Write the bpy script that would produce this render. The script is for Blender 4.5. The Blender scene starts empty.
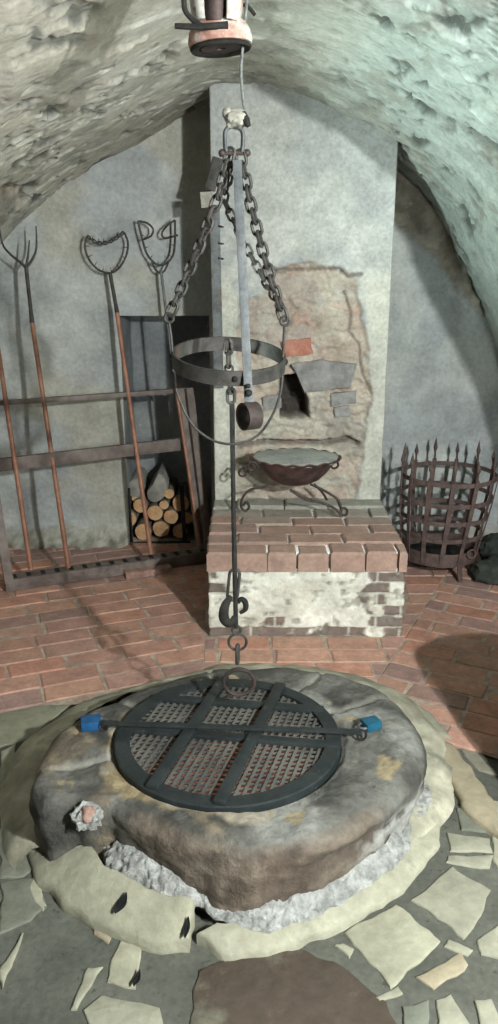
import bpy, bmesh, math, random
from mathutils import Vector, Matrix, noise as N
random.seed(7)
PI = math.pi
C = bpy.context.scene.collection
# ------------------------------------------------------------------ camera model
FPX, PITCH, CAMZ = 804.0, math.radians(17.5), 1.6
CAM = Vector((0, 0, CAMZ))
FW = Vector((0, math.cos(PITCH), -math.sin(PITCH)))
UP = Vector((0, math.sin(PITCH), math.cos(PITCH)))
RT = Vector((1, 0, 0))
def ray(px, py): return FW*FPX + RT*(px-249) + UP*(512-py)
def onY(px, py, y):
    d = ray(px, py); return CAM + d*(y/d.y)
def onZ(px, py, z):
    d = ray(px, py); return CAM + d*((z-CAMZ)/d.z)

# ------------------------------------------------------------------ helpers
def fbm(p, oct=4, H=1.0): return N.fractal(Vector(p), H, 2.0, oct)
def sm(a, b, x):
    t = max(0.0, min(1.0, (x-a)/(b-a) if b != a else 0)); return t*t*(3-2*t)
def lerp(a, b, t): return tuple(a[i]*(1-t)+b[i]*t for i in range(3))
def in_poly(x, y, poly):
    r = False; n = len(poly); j = n-1
    for i in range(n):
        xi, yi = poly[i]; xj, yj = poly[j]
        if (yi > y) != (yj > y) and x < (xj-xi)*(y-yi)/(yj-yi)+xi: r = not r
        j = i
    return r
def poly_sd(x, y, poly):
    best = 1e9; n = len(poly)
    for i in range(n):
        ax, ay = poly[i]; bx, by = poly[(i+1) % n]
        dx, dy = bx-ax, by-ay
        t = max(0, min(1, ((x-ax)*dx+(y-ay)*dy)/(dx*dx+dy*dy+1e-12)))
        best = min(best, math.hypot(x-ax-t*dx, y-ay-t*dy))
    return best if in_poly(x, y, poly) else -best

def obj(name, bm, mat, parent=None, smooth=True, angle=40, mats=None):
    bmesh.ops.recalc_face_normals(bm, faces=bm.faces) if not bm.faces or True else None
    me = bpy.data.meshes.new(name)
    if parent is not None:
        off = parent.matrix_basis.translation.copy()
        p = parent.parent
        while p is not None:
            off = off + p.matrix_basis.translation; p = p.parent
        bmesh.ops.translate(bm, verts=bm.verts, vec=-off)
    bm.to_mesh(me); bm.free()
    if smooth:
        me.polygons.foreach_set('use_smooth', [True]*len(me.polygons))
        me.set_sharp_from_angle(angle=math.radians(angle))
    for m in (mats or [mat]): me.materials.append(m)
    o = bpy.data.objects.new(name, me); C.objects.link(o)
    if parent is not None: o.parent = parent
    return o
def tag(o, label, cat, group=None):
    o['label'] = label; o['category'] = cat
    if group: o['group'] = group
    return o
def thing(name, loc, label, cat, group=None):
    o = bpy.data.objects.new(name, None); C.objects.link(o)
    o.location = loc; o.empty_display_size = .05
    return tag(o, label, cat, group)
def settle(o, bmobj=None):      # move a single-mesh thing's origin to the centre of its base
    me = o.data; xs = [v.co.x for v in me.vertices]; ys = [v.co.y for v in me.vertices]; zs = [v.co.z for v in me.vertices]
    c = Vector(((min(xs)+max(xs))/2, (min(ys)+max(ys))/2, min(zs)))
    me.transform(Matrix.Translation(-c)); o.location = c
    return o

def BM(): return bmesh.new()
def tube(bm, pts, r, closed=False, n=8, flat=None, up=None):
    """sweep a round (or elliptic: flat=(rx,ry)) section along pts; r may be a list"""
    pts = [Vector(p) for p in pts]; m = len(pts)
    rs = r if isinstance(r, (list, tuple)) else [r]*m
    rings = []; prev = None
    for i in range(m):
        if closed: t = pts[(i+1) % m]-pts[i-1]
        else: t = pts[min(i+1, m-1)]-pts[max(i-1, 0)]
        if t.length < 1e-9: t = Vector((0, 0, 1))
        t.normalize()
        if prev is None:
            a = Vector(up) if up else (Vector((0, 1, 0)) if abs(t.y) < .9 else Vector((1, 0, 0)))
        else: a = prev
        a = a - t*a.dot(t)
        if a.length < 1e-6: a = t.orthogonal()
        a.normalize(); prev = a; b = t.cross(a)
        ring = []
        for k in range(n):
            q = 2*PI*k/n
            ra, rb = (rs[i], rs[i]) if flat is None else (flat[0]*rs[i], flat[1]*rs[i])
            ring.append(bm.verts.new(pts[i]+a*math.cos(q)*ra+b*math.sin(q)*rb))
        rings.append(ring)
    for i in range(m if closed else m-1):
        A, B = rings[i], rings[(i+1) % m]
        for k in range(n): bm.faces.new((A[k], A[(k+1) % n], B[(k+1) % n], B[k]))
    if not closed:
        bm.faces.new(rings[0][::-1]); bm.faces.new(rings[-1])
def smooth_pts(pts, k=6, closed=False):
    pts = [Vector(p) for p in pts]; out = []; n = len(pts)
    rng = range(n) if closed else range(n-1)
    for i in rng:
        if closed: p0, p1, p2, p3 = pts[i-1], pts[i], pts[(i+1) % n], pts[(i+2) % n]
        else: p0, p1, p2, p3 = pts[max(i-1, 0)], pts[i], pts[i+1], pts[min(i+2, n-1)]
        for j in range(k):
            t = j/k
            out.append(.5*((2*p1)+(p2-p0)*t+(2*p0-5*p1+4*p2-p3)*t*t+(3*p1-p0-3*p2+p3)*t**3))
    if not closed: out.append(pts[-1])
    return out
def box(bm, c, size, M=None, bev=0.0):
    """box centred at c, size, rotation matrix M"""
    sub = bmesh.new()
    bmesh.ops.create_cube(sub, size=1)
    for v in sub.verts: v.co = Vector((v.co.x*size[0], v.co.y*size[1], v.co.z*size[2]))
    if bev: bmesh.ops.bevel(sub, geom=list(sub.edges), offset=bev, segments=2, affect='EDGES', profile=.6)
    T = Matrix.Translation(Vector(c)) @ (M.to_4x4() if M else Matrix())
    merge(bm, sub, T)
def merge(bm, sub, T):
    mp = {}
    for v in sub.verts: mp[v] = bm.verts.new(T @ v.co)
    for f in sub.faces:
        g = bm.faces.new([mp[v] for v in f.verts]); g.material_index = f.material_index
    sub.free()
def bar(bm, a, b, w, t, up=(0, 0, 1), bev=0.0, ext=0.0):
    """rectangular bar from a to b: w across, t along 'up'"""
    a = Vector(a); b = Vector(b); x = (b-a); L = x.length+2*ext; x.normalize()
    u = Vector(up); u = (u-x*u.dot(x)).normalized(); y = u.cross(x)
    M = Matrix((x, y, u)).transposed()
    box(bm, (a+b)/2, (L, w, t), M, bev)
def lathe(bm, prof, c, n=32, M=None, cap0=False, cap1=False, mod=None):
    c = Vector(c); rings = []
    for (r, z) in prof:
        ring = []
        for k in range(n):
            q = 2*PI*k/n
            p = Vector((r*math.cos(q), r*math.sin(q), z))
            if mod: p = mod(p, q, r, z)
            if M: p = M @ p
            ring.append(bm.verts.new(c+p))
        rings.append(ring)
    for i in range(len(rings)-1):
        for k in range(n): bm.faces.new((rings[i][k], rings[i][(k+1) % n], rings[i+1][(k+1) % n], rings[i+1][k]))
    if cap0: bm.faces.new(rings[0][::-1])
    if cap1: bm.faces.new(rings[-1])
def rock(bm, c, r, seed, sub=4, amp=.25, sc=1.6):
    s = bmesh.new(); bmesh.ops.create_icosphere(s, subdivisions=sub, radius=1)
    for v in s.verts:
        d = v.co.normalized(); k = 1+amp*fbm(d*sc+Vector((seed*7.3, seed, 3)), 4)
        v.co = Vector((d.x*r[0]*k, d.y*r[1]*k, d.z*r[2]*k))
    merge(bm, s, Matrix.Translation(Vector(c)))

def grid_mesh(name, nu, nv, fn, mat, parent=None, skip=None, closed_u=False, kind=None):
    """fn(i/nu, j/nv) -> (Vector, colour); colours go to attribute 'Col'"""
    off = Vector((0, 0, 0))
    if parent is not None: off = parent.matrix_basis.translation
    vs = []; cs = []
    cu = nu if closed_u else nu+1
    for j in range(nv+1):
        for i in range(cu):
            p, c = fn(i/nu, j/nv); vs.append(tuple(p-off)); cs.append(c)
    fs = []
    for j in range(nv):
        for i in range(nu):
            if skip and skip((i+.5)/nu, (j+.5)/nv): continue
            i2 = (i+1) % cu
            fs.append((j*cu+i, j*cu+i2, (j+1)*cu+i2, (j+1)*cu+i))
    me = bpy.data.meshes.new(name); me.from_pydata(vs, [], fs)
    a = me.color_attributes.new('Col', 'FLOAT_COLOR', 'POINT')
    flat = []
    for c in cs: flat += [c[0], c[1], c[2], 1.0]
    a.data.foreach_set('color', flat)
    me.polygons.foreach_set('use_smooth', [True]*len(me.polygons))
    me.materials.append(mat)
    o = bpy.data.objects.new(name, me); C.objects.link(o)
    if parent is not None: o.parent = parent
    if kind: o['kind'] = kind
    return o

# ------------------------------------------------------------------ materials
def mat(name, c1=(.5, .5, .5), c2=None, scale=5, rough=.85, metal=0.0, bump=.3, bscale=40, attr=False,
        c3=None, c3scale=18, c3lo=.55, c3hi=.62, lo=.38, hi=.62, spec=.3, bdist=.01, fine=.25, stretch=None):
    m = bpy.data.materials.new(name); m.use_nodes = True
    nt = m.node_tree; nd = nt.nodes; ln = nt.links; nd.clear()
    out = nd.new('ShaderNodeOutputMaterial'); b = nd.new('ShaderNodeBsdfPrincipled')
    ln.new(b.outputs[0], out.inputs[0])
    tc = nd.new('ShaderNodeTexCoord'); mp = nd.new('ShaderNodeMapping')
    ln.new(tc.outputs['Object'], mp.inputs[0])
    if stretch: mp.inputs['Scale'].default_value = stretch
    def noise(s, d=6, r=.6):
        n = nd.new('ShaderNodeTexNoise'); n.inputs['Scale'].default_value = s
        n.inputs['Detail'].default_value = d; n.inputs['Roughness'].default_value = r
        ln.new(mp.outputs[0], n.inputs['Vector']); return n
    def ramp(src, a, bb, ca, cb):
        r = nd.new('ShaderNodeValToRGB'); e = r.color_ramp.elements
        e[0].position = a; e[1].position = bb; e[0].color = (*ca, 1); e[1].color = (*cb, 1)
        ln.new(src, r.inputs[0]); return r
    def mix(t, a, bb, fac):
        x = nd.new('ShaderNodeMix'); x.data_type = 'RGBA'; x.blend_type = t
        if isinstance(fac, float): x.inputs['Factor'].default_value = fac
        else: ln.new(fac, x.inputs['Factor'])
        ln.new(a, x.inputs['A']); ln.new(bb, x.inputs['B']); return x.outputs['Result']
    n1 = noise(scale)
    if attr:
        at = nd.new('ShaderNodeAttribute'); at.attribute_name = 'Col'
        r1 = ramp(n1.outputs[0], .3, .7, (.78, .78, .78), (1.2, 1.2, 1.2))
        col = mix('MULTIPLY', at.outputs['Color'], r1.outputs[0], 1.0)
    else:
        col = ramp(n1.outputs[0], lo, hi, c1, c2 or c1).outputs[0]
    if c3:
        n3 = noise(c3scale, 8, .65)
        f3 = ramp(n3.outputs[0], c3lo, c3hi, (0, 0, 0), (1, 1, 1))
        rgb = nd.new('ShaderNodeRGB'); rgb.outputs[0].default_value = (*c3, 1)
        col = mix('MIX', col, rgb.outputs[0], f3.outputs[0])
    n2 = noise(bscale, 8, .65)
    r2 = ramp(n2.outputs[0], .25, .75, (1-fine,)*3, (1+fine,)*3)
    col = mix('MULTIPLY', col, r2.outputs[0], 1.0)
    ln.new(col, b.inputs['Base Color'])
    b.inputs['Roughness'].default_value = rough; b.inputs['Metallic'].default_value = metal
    b.inputs['Specular IOR Level'].default_value = spec
    if bump:
        bp = nd.new('ShaderNodeBump'); bp.inputs['Strength'].default_value = bump; bp.inputs['Distance'].default_value = bdist
        ln.new(n2.outputs[0], bp.inputs['Height']); ln.new(bp.outputs[0], b.inputs['Normal'])
    return m
M = {}
M['vault'] = mat('rough_vault_plaster', attr=True, scale=11, bscale=60, bump=.6, bdist=.006, fine=.2)
M['plaster'] = mat('grey_wall_plaster', attr=True, scale=5, bscale=45, bump=.5, bdist=.006, fine=.2, c3=(.42, .44, .43), c3scale=22, c3lo=.63, c3hi=.72)
M['chimney'] = mat('chimney_masonry', attr=True, scale=9, bscale=55, bump=.6, bdist=.008, fine=.25)
M['hearth'] = mat('hearth_limewash', attr=True, scale=9, bscale=50, bump=.6, bdist=.008, fine=.2)
M['brick'] = mat('floor_brick', attr=True, scale=12, bscale=60, bump=.5, bdist=.004, fine=.22)
M['mortar'] = mat('floor_mortar', (.31, .22, .18), (.45, .37, .30), scale=14, bscale=50, bump=.6, bdist=.006)
M['concrete'] = mat('grey_concrete', (.075, .077, .064), (.125, .125, .105), scale=4, bscale=60, bump=.5, bdist=.006, c3=(.055, .055, .045), c3scale=34, c3lo=.62, c3hi=.66)
M['slab'] = mat('cream_flagstone', attr=True, scale=5, bscale=30, bump=.6, bdist=.008, fine=.2, c3=(.17, .17, .13), c3scale=5, c3lo=.56, c3hi=.72)
M['cap'] = mat('weathered_well_stone', attr=True, scale=6, bscale=46, bump=.8, bdist=.010, fine=.35)
M['lime'] = mat('white_lime_mortar', (.30, .30, .285), (.55, .55, .53), scale=26, bscale=70, bump=1.0, bdist=.02, fine=.2)
M['iron'] = mat('dark_forged_iron', (.04, .038, .036), (.08, .073, .068), scale=25, rough=.6, metal=.35, bump=.35, bscale=120, bdist=.002, c3=(.11, .06, .04), c3scale=22, c3lo=.6, c3hi=.7)
M['steel'] = mat('grey_worn_iron', (.10, .108, .115), (.17, .178, .185), scale=20, rough=.65, metal=.3, bump=.3, bscale=120, bdist=.002, c3=(.13, .08, .06), c3scale=22, c3lo=.58, c3hi=.68)
M['rust'] = mat('rusty_brown_iron', (.045, .034, .032), (.085, .06, .055), scale=18, rough=.6, metal=.35, bump=.4, bscale=90, bdist=.003)
M['basket'] = mat('reddish_rusty_iron', (.085, .058, .054), (.15, .10, .092), scale=18, rough=.7, metal=.2, bump=.4, bscale=90, bdist=.003)
M['pink'] = mat('pink_rusted_metal', (.30, .155, .12), (.48, .32, .27), scale=22, rough=.6, metal=.1, bump=.4, bscale=80, bdist=.003, c3=(.50, .48, .44), c3scale=16, c3lo=.52, c3hi=.6)
M['pale'] = mat('pale_flaking_paint', (.38, .36, .33), (.54, .52, .49), scale=22, rough=.7, bump=.4, bscale=80, bdist=.003, c3=(.35, .19, .13), c3scale=24, c3lo=.56, c3hi=.62)
M['black'] = mat('black_iron', (.018, .017, .016), (.032, .03, .028), scale=20, rough=.8, metal=.0, spec=.15, bump=.3, bscale=80, bdist=.002)
M['grate'] = mat('painted_grate_iron', (.022, .028, .029), (.038, .045, .046), scale=14, rough=.42, metal=.2, bump=.2, bscale=120, bdist=.002, c3=(.10, .105, .10), c3scale=30, c3lo=.64, c3hi=.72)
M['mesh'] = mat('dusty_mesh_iron', (.085, .088, .085), (.16, .155, .14), scale=8, rough=.6, metal=.2, bump=.2, bscale=120, bdist=.002)
M['shaft'] = mat('well_shaft_brick', (.28, .14, .10), (.38, .22, .16), scale=9, bscale=30, bump=.5)
M['blue'] = mat('blue_lock_plastic', (.010, .065, .17), (.014, .085, .21), scale=20, rough=.35, bump=.1, spec=.5)
M['teal'] = mat('teal_lock_plastic', (.008, .075, .13), (.012, .095, .16), scale=20, rough=.35, bump=.1, spec=.5)
M['wood'] = mat('brown_rack_wood', (.11, .083, .075), (.19, .155, .14), scale=9, rough=.65, bump=.4, bscale=35, bdist=.004, stretch=(1, 1, 1))
M['handle'] = mat('reddish_handle_wood', (.23, .10, .065), (.34, .165, .11), scale=9, rough=.5, bump=.3, bscale=40, bdist=.002)
M['bark'] = mat('log_bark', (.10, .08, .06), (.20, .17, .13), scale=18, bump=.8, bscale=50, bdist=.01)
M['endgrain'] = mat('log_end_grain', (.42, .24, .12), (.56, .35, .19), scale=12, bump=.3, bscale=60, bdist=.003)
M['greylog'] = mat('grey_weathered_wood', (.19, .18, .16), (.28, .27, .24), scale=12, bump=.5, bscale=40, bdist=.006)
M['bowl'] = mat('rusty_bowl_iron', (.06, .04, .038), (.15, .085, .075), scale=14, rough=.55, metal=.3, bump=.4, bscale=70, bdist=.003)
M['ash'] = mat('grey_ash', (.30, .31, .295), (.40, .41, .385), scale=9, rough=1, bump=.7, bscale=60, bdist=.008)
M['darkstone'] = mat('dark_mossy_stone', (.028, .032, .028), (.06, .066, .056), scale=8, bump=.7, bscale=30, bdist=.01)
M['leaf'] = mat('dry_dark_leaf', (.025, .028, .03), (.045, .048, .045), spec=.02, rough=1, scale=20, bump=.3, bscale=60)
M['cream'] = mat('cream_knuckle', (.26, .245, .21), (.40, .38, .33), scale=30, rough=.8, bump=.4, bscale=70, bdist=.004, c3=(.2, .16, .13), c3scale=40, c3lo=.6, c3hi=.7)
M['cable'] = mat('steel_cable_wire', (.12, .125, .12), (.2, .21, .2), scale=60, rough=.7, metal=.2, bump=.3, bscale=200, bdist=.001)
M['propbrick'] = mat('old_prop_brick', (.26, .15, .12), (.36, .23, .19), scale=14, bump=.5, bscale=60)
M['stoneblock'] = mat('grey_masonry_stone', (.20, .19, .185), (.29, .28, .275), scale=12, bump=.6, bscale=40, bdist=.006)
M['redblock'] = mat('red_masonry_brick', (.36, .15, .11), (.46, .22, .16), scale=12, bump=.6, bscale=40, bdist=.006)

# ------------------------------------------------------------------ room shell
YB = 4.42          # back wall
YC = 3.95          # chimney front
prof = [(-1.62, -.02), (-1.62, .7), (-1.56, 1.2), (-1.34, 1.62), (-.95, 1.95), (-.55, 2.16), (-.2, 2.335), (.08, 2.34), (.40, 2.235), (.72, 2.06), (.95, 1.86), (1.14, 1.53), (1.34, 1.15), (1.42, .8), (1.44, .4), (1.44, -.02)]
arc = smooth_pts([(x, 0, z) for x, z in prof], 12)
al = [0]
for i in range(1, len(arc)): al.append(al[-1]+(arc[i]-arc[i-1]).length)
def arc_at(u):
    s = u*al[-1]; lo, hi = 0, len(al)-1
    while hi-lo > 1:
        m = (lo+hi)//2
        if al[m] <= s: lo = m
        else: hi = m
    t = (s-al[lo])/(al[hi]-al[lo]); p = arc[lo].lerp(arc[hi], t); d = (arc[hi]-arc[lo]).normalized()
    return p, Vector((d.z, 0, -d.x))      # inward normal
def vault_z(x):
    best = 9
    for i in range(len(arc)-1):
        a, b = arc[i], arc[i+1]
        if (a.x <= x <= b.x): return a.z+(b.z-a.z)*(x-a.x)/max(1e-6, b.x-a.x)
    return 1.0
VY0, VY1 = 1.5, 4.5
def vault_fn(u, v):
    p, n = arc_at(u); y = VY0+(VY1-VY0)*v
    q = Vector((p.x*(1+.35*(1-sm(1.5, 2.7, y))), y, p.z+.10*(1-sm(1.5, 2.6, y))))
    d = .018*fbm(q*1.6+Vector((3, 1, 5)), 2)+.003*fbm(q*8, 4)+.0012*fbm(q*24, 3)
    pit = fbm(q*5.5+Vector((11, 4, 2)), 4, .8)
    clus = sm(.02, .30, fbm(q*1.25+Vector((3, 8, 1)), 3)); hole = sm(.36, .43, pit)*clus
    pit2 = sm(.40, .47, fbm(Vector((q.x*13, q.y*9, q.z*13))+Vector((1, 9, 2)), 4))*(.15+.85*clus)
    pit3 = sm(.44, .50, fbm(q*26+Vector((2, 2, 9)), 2))*(.3+.7*clus)
    # plaster ledges: step-like scraped layers
    st = fbm(q*1.7+Vector((8, 2, 1)), 4); d += .010*sm(-.012, .012, st); st2 = fbm(q*2.9+Vector((1, 5, 7)), 4); d += .007*sm(-.012, .012, st2)
    d -= .026*hole+.010*pit2+.005*pit3
    cr = abs(fbm(q*1.9+Vector((7, 3, 5)), 4)); cm = sm(.0, .25, fbm(q*2.3+Vector((1, 2, 6)), 3))
    crack = (1-sm(.004, .022, cr))*cm
    fl = sm(.34, .40, fbm(Vector((q.x*7, q.y*5, q.z*7))+Vector((5, 2, 9)), 4))
    d -= .016*crack+.005*fl
    edge = sm(4.1, YB, y)
    d *= 1-.6*edge
    base = lerp((.40, .385, .33), (.44, .43, .385), sm(-.3, .3, fbm(q*3, 3)))
    if p.x > .1: base = lerp(base, (.385, .435, .405), sm(.15, .5, p.x))  # mint light of the right side, also tinted into the plaster colour
    # bare rock patches high up
    rk = sm(.10, .3, fbm(q*2.1+Vector((4, 7, 5)), 4))
    base = lerp(base, (.40, .345, .30), rk*.35)
    if p.x < -.3:      # raw vertical seam in the left vault
        sx = p.x+1.05+.06*fbm((y*6, 0, 0), 3); g = math.exp(-(sx/.03)**2)*sm(3.3, 3.6, y)*(1-sm(4.05, 4.15, y))
        d -= .03*g; base = lerp(base, (.32, .25, .19), g*.8)
    base = lerp(base, (.14, .14, .12), .6*crack); base = lerp(base, (.25, .25, .215), .55*fl); base = lerp(base, (.075, .085, .08), .85*hole); base = lerp(base, (.11, .115, .105), .8*pit2); base = lerp(base, (.20, .20, .18), .6*pit3)
    return q+n*d, base
vault = grid_mesh('ceiling', 470, 380, vault_fn, M['vault'], kind='structure')

# back wall with a niche for firewood
NX0, NX1, NZ1, ND = -.69, -.215, 1.315, .42
rockpoly = [(onY(a, b, YB).x, onY(a, b, YB).z) for a, b in [(385, 130), (402, 150), (440, 215), (468, 272), (490, 330), (470, 305), (440, 262), (412, 238), (385, 215)]]
WX0, WX1, WZ1 = -1.64, 1.46, 2.45
def wall_fn(u, v):
    x = WX0+(WX1-WX0)*u; z = -.02+(WZ1+.02)*v
    q = Vector((x, 0, z))
    d = .012*fbm(q*2.5+Vector((1, 4, 2)), 4)+.004*fbm(q*12, 3)
    nb = sm(-.25, .3, fbm(q*2.4+Vector((0, 3, 9)), 4))
    base = lerp((.34, .355, .36), (.41, .42, .405), nb)
    base = lerp(base, (.44, .45, .43), sm(.25, .6, fbm(q*6+Vector((5, 3, 9)), 4))*.7)
    if x < -.2: base = lerp(base, (.36, .345, .29), sm(-.1, .4, fbm(q*1.9+Vector((6, 1, 3)), 3))*.8)
    s = poly_sd(x, z, rockpoly)+.02*fbm(q*14, 3)
    if s > -.01:
        k = sm(-.01, .01, s); base = lerp(base, lerp((.22, .195, .16), (.34, .30, .25), sm(-.3, .3, fbm(q*11, 4))), k)
        d += k*(.05*fbm(q*8, 4)+.02)
    base_f = 1-sm(.0, .17+.05*fbm((x*5, 2, 1), 3), z)
    d += .07*base_f*(1+.8*fbm(q*9, 4))
    base = lerp(base, lerp((.21, .205, .17), (.36, .35, .30), sm(-.3, .3, fbm(q*16, 3))), sm(0, .5, base_f))
    inn = max(0, 1-max(0, NX0-x, x-NX1, z-NZ1)/.05)
    if x > NX0-.05 and x < NX1+.05 and z < NZ1+.05: d *= 1-inn
    return Vector((x, YB-d, z)), base
NU, NV = 200, 160
# snap the niche edges to the grid
du = (WX1-WX0)/NU; NX0 = WX0+du*round((NX0-WX0)/du); NX1 = WX0+du*round((NX1-WX0)/du)
dv = (WZ1+.02)/NV; NZ1 = -.02+dv*round((NZ1+.02)/dv)
def niche_skip(u, v):
    x = WX0+(WX1-WX0)*u; z = -.02+(WZ1+.02)*v
    return NX0 < x < NX1 and z < NZ1
wall = grid_mesh('wall_back', NU, NV, wall_fn, M['plaster'], skip=niche_skip, kind='structure')
def niche_path(u):
    # left jamb -> back -> right jamb
    L = [ND, NX1-NX0, ND]; s = u*sum(L)
    if s < L[0]: return NX0, YB+s
    if s < L[0]+L[1]: return NX0+(s-L[0]), YB+ND
    return NX1, YB+ND-(s-L[0]-L[1])
def niche_fn(u, v):  # plaster toned below the wall's, with some recess shade put into the colour
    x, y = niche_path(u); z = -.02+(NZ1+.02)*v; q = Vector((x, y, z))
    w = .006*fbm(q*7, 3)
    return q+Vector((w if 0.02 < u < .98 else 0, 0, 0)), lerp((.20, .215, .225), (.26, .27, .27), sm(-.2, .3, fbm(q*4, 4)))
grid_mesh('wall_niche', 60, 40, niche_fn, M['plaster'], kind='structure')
grid_mesh('trim_lintel', 20, 20, lambda u, v: (Vector((NX0+(NX1-NX0)*u, YB+ND*v, NZ1)), (.22, .23, .23)), M['plaster'], kind='structure')  # soffit carries the same darkened recess tone

# ------------------------------------------------------------------ fireplace
HX0, HX1 = -.175, .672
YH, HZ = 3.22, .405
fp = thing('fireplace', ((HX0+HX1)/2, YC, 0), 'tall plastered masonry chimney breast with a brick-topped limewashed hearth in front', 'fireplace')
def cx(px, py): p = onY(px, py, YC); return p.x, p.z
hole_poly = [cx(*p) for p in [(280, 377), (298, 375), (309, 402), (310, 419), (280, 419)]]
raw_poly = [cx(*p) for p in [(268, 268), (300, 262), (352, 272), (356, 285), (366, 330), (372, 395), (362, 470), (352, 520), (235, 520), (237, 300), (262, 300)]]
crack1 = [cx(*p) for p in [(262, 271), (300, 269), (340, 268), (348, 276), (362, 274)]]
crack2 = [cx(*p) for p in [(240, 447), (265, 443), (330, 444), (350, 441), (358, 445)]]
crack3 = [cx(*p) for p in [(345, 292), (352, 312), (350, 332), (360, 345), (362, 372), (372, 395)]]
def line_d(x, z, L):
    b = 9
    for i in range(len(L)-1):
        ax, az = L[i]; bx, bz = L[i+1]; dx, dz = bx-ax, bz-az
        t = max(0, min(1, ((x-ax)*dx+(z-az)*dz)/(dx*dx+dz*dz)))
        b = min(b, math.hypot(x-ax-t*dx, z-az-t*dz))
    return b
SD = YB-YC
def chim_fn(u, v):
    L = [SD, HX1-HX0, SD]; s = u*sum(L)
    if s < L[0]: x, y, side = HX0, YB-s, -1
    elif s <= L[0]+L[1]: x, y, side = HX0+(s-L[0]), YC, 0
    else: x, y, side = HX1, YC+(s-L[0]-L[1]), 1
    zt = vault_z(x)+.04
    z = zt*v; q = Vector((x, y, z))
    d = .008*fbm(q*3, 4)+.004*fbm(q*14, 4)
    nb = sm(-.25, .3, fbm(q*2.6+Vector((2, 2, 7)), 4))
    c = lerp((.36, .37, .365), (.43, .435, .41), nb)
    c = lerp(c, (.50, .50, .47), .8*sm(.15, .5, fbm(q*5+Vector((4, 1, 0)), 4))*(1-sm(1.75, 2.05, z)))
    if side == 0:
        edge = min(x-HX0, HX1-x)
        d *= sm(0, .03, edge)*.8+.2
        if z < 1.62:   # limewashed edges of the opening
            k = (1-sm(1.45, 1.62, z+.04*fbm(q*9, 3)))*(1-sm(.09, .13, edge+.03*fbm(q*12, 3)))
            c = lerp(c, (.53, .52, .45), k*.85)
        s = poly_sd(x, z, raw_poly)+.02*fbm(q*13, 3)
        k = sm(-.008, .012, s)
        if k > 0:
            rc = lerp((.40, .315, .26), (.47, .43, .36), sm(-.25, .3, fbm(q*6+Vector((1, 8, 3)), 4)))
            rc = lerp(rc, (.35, .235, .18), .6*sm(.15, .45, fbm(q*4.5+Vector((9, 3, 1)), 4)))
            if z < .95: rc = lerp(rc, (.43, .415, .36), .6)
            vd, vp = N.voronoi(Vector((x*6+.9*fbm(q*6, 3), 0, z*12+1.0*fbm(q*6+Vector((3, 3, 3)), 2))))
            cell = N.cell(vp[0]*3.7); gap = sm(.02, .14, vd[1]-vd[0])
            pal = [(.43, .29, .235), (.47, .42, .345), (.33, .315, .295), (.50, .47, .40), (.44, .34, .28), (.40, .365, .31)]
            rc = lerp(rc, pal[int(abs(cell)*97) % 6], .42)
            rc = lerp((.34, .30, .25), rc, .6+.4*gap); d += k*(.006*gap+.005*cell)
            c = lerp(c, rc, k)
            d -= k*(.014+.028*abs(fbm(q*5, 4)))
            d -= k*.012*sm(.2, .4, fbm(Vector((x*10, 0, z*26))+Vector((2, 5, 1)), 3))
        for Lk, w, dep in ((crack1, .010, .03), (crack2, .017, .06), (crack3, .008, .02)):
            g = 1-sm(.2, 1, (line_d(x, z, Lk)+.004*fbm(q*30, 2))/w)
            d -= dep*g; c = lerp(c, (.12, .10, .085), g*.7)
        h = poly_sd(x, z, hole_poly)
        if h > -.004:
            g = sm(-.004, .01, h); d -= .2*g; c = lerp(c, (.06, .05, .045), g)
        return Vector((x, y-d, z)), c
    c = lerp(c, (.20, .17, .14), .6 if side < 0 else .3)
    fr = min(1, (y-YC)/.03)
    return Vector((x+side*d*min(fr, 1), y, z)), c
grid_mesh('chimney_breast', 260, 300, chim_fn, M['chimney'], parent=fp)
def masonry_block(name, px, m, th, seed, lab=None):
    P = [onY(a, b, YC) for a, b in px]; bm = BM()
    cxm = sum(p.x for p in P)/len(P); cz = sum(p.z for p in P)/len(P)
    fr = []; n = len(P); Q = []
    for i in range(n):
        a, b = P[i], P[(i+1) % n]
        for k in range(5):
            t = k/5; q = a.lerp(b, t); w = .006*N.noise(q*25+Vector((seed, 0, 0)))
            Q.append(Vector((q.x+w, 0, q.z+w)))
    rings = []
    for (y, s) in ((.05, 1.0), (-th*.6, 1.0), (-th, .93), (-th*1.05, .5)):
        rings.append([bm.verts.new((cxm+(q.x-cxm)*s, YC+y+.006*N.noise(q*14+Vector((seed, 3, y*9))), cz+(q.z-cz)*s)) for q in Q])
    for a, b in zip(rings, rings[1:]):
        for k in range(len(Q)): bm.faces.new((a[k], a[(k+1) % len(Q)], b[(k+1) % len(Q)], b[k]))
    bm.faces.new(rings[-1])
    o = obj(name, bm, m, fp, angle=50)
    if lab: o['label'] = lab
masonry_block('exposed_brick', [(282, 341), (311, 338), (313, 354), (283, 358)], M['redblock'], .004, 1, 'red brick set into the raw masonry')
masonry_block('exposed_stone', [(292, 364), (322, 360), (357, 364), (350, 388), (305, 392)], M['stoneblock'], .01, 2, 'long grey stone above the dark hole')
masonry_block('exposed_stone', [(331, 394), (356, 391), (356, 403), (332, 406)], M['stoneblock'], .002, 3)
masonry_block('exposed_stone', [(334, 408), (350, 405), (351, 416), (336, 417)], M['stoneblock'], .002, 4)
masonry_block('exposed_stone', [(262, 398), (281, 394), (281, 408), (264, 410)], M['stoneblock'], .0, 5)
bm = BM(); bar(bm, onY(214.5, 205, YC-.03), onY(219, 388, YC-.03), .046, .012, up=(0, -1, 0), bev=.003)
obj('corner_strip', bm, M['steel'], fp)['label'] = 'grey iron strip along the left corner of the chimney'
for py in (226, 243, 258):
    bm = BM(); tube(bm, [onY(218, py, YC-.035), onY(224, py+1, YC-.02)], [.007, .002]); obj('nail', bm, M['black'], fp)
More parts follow.
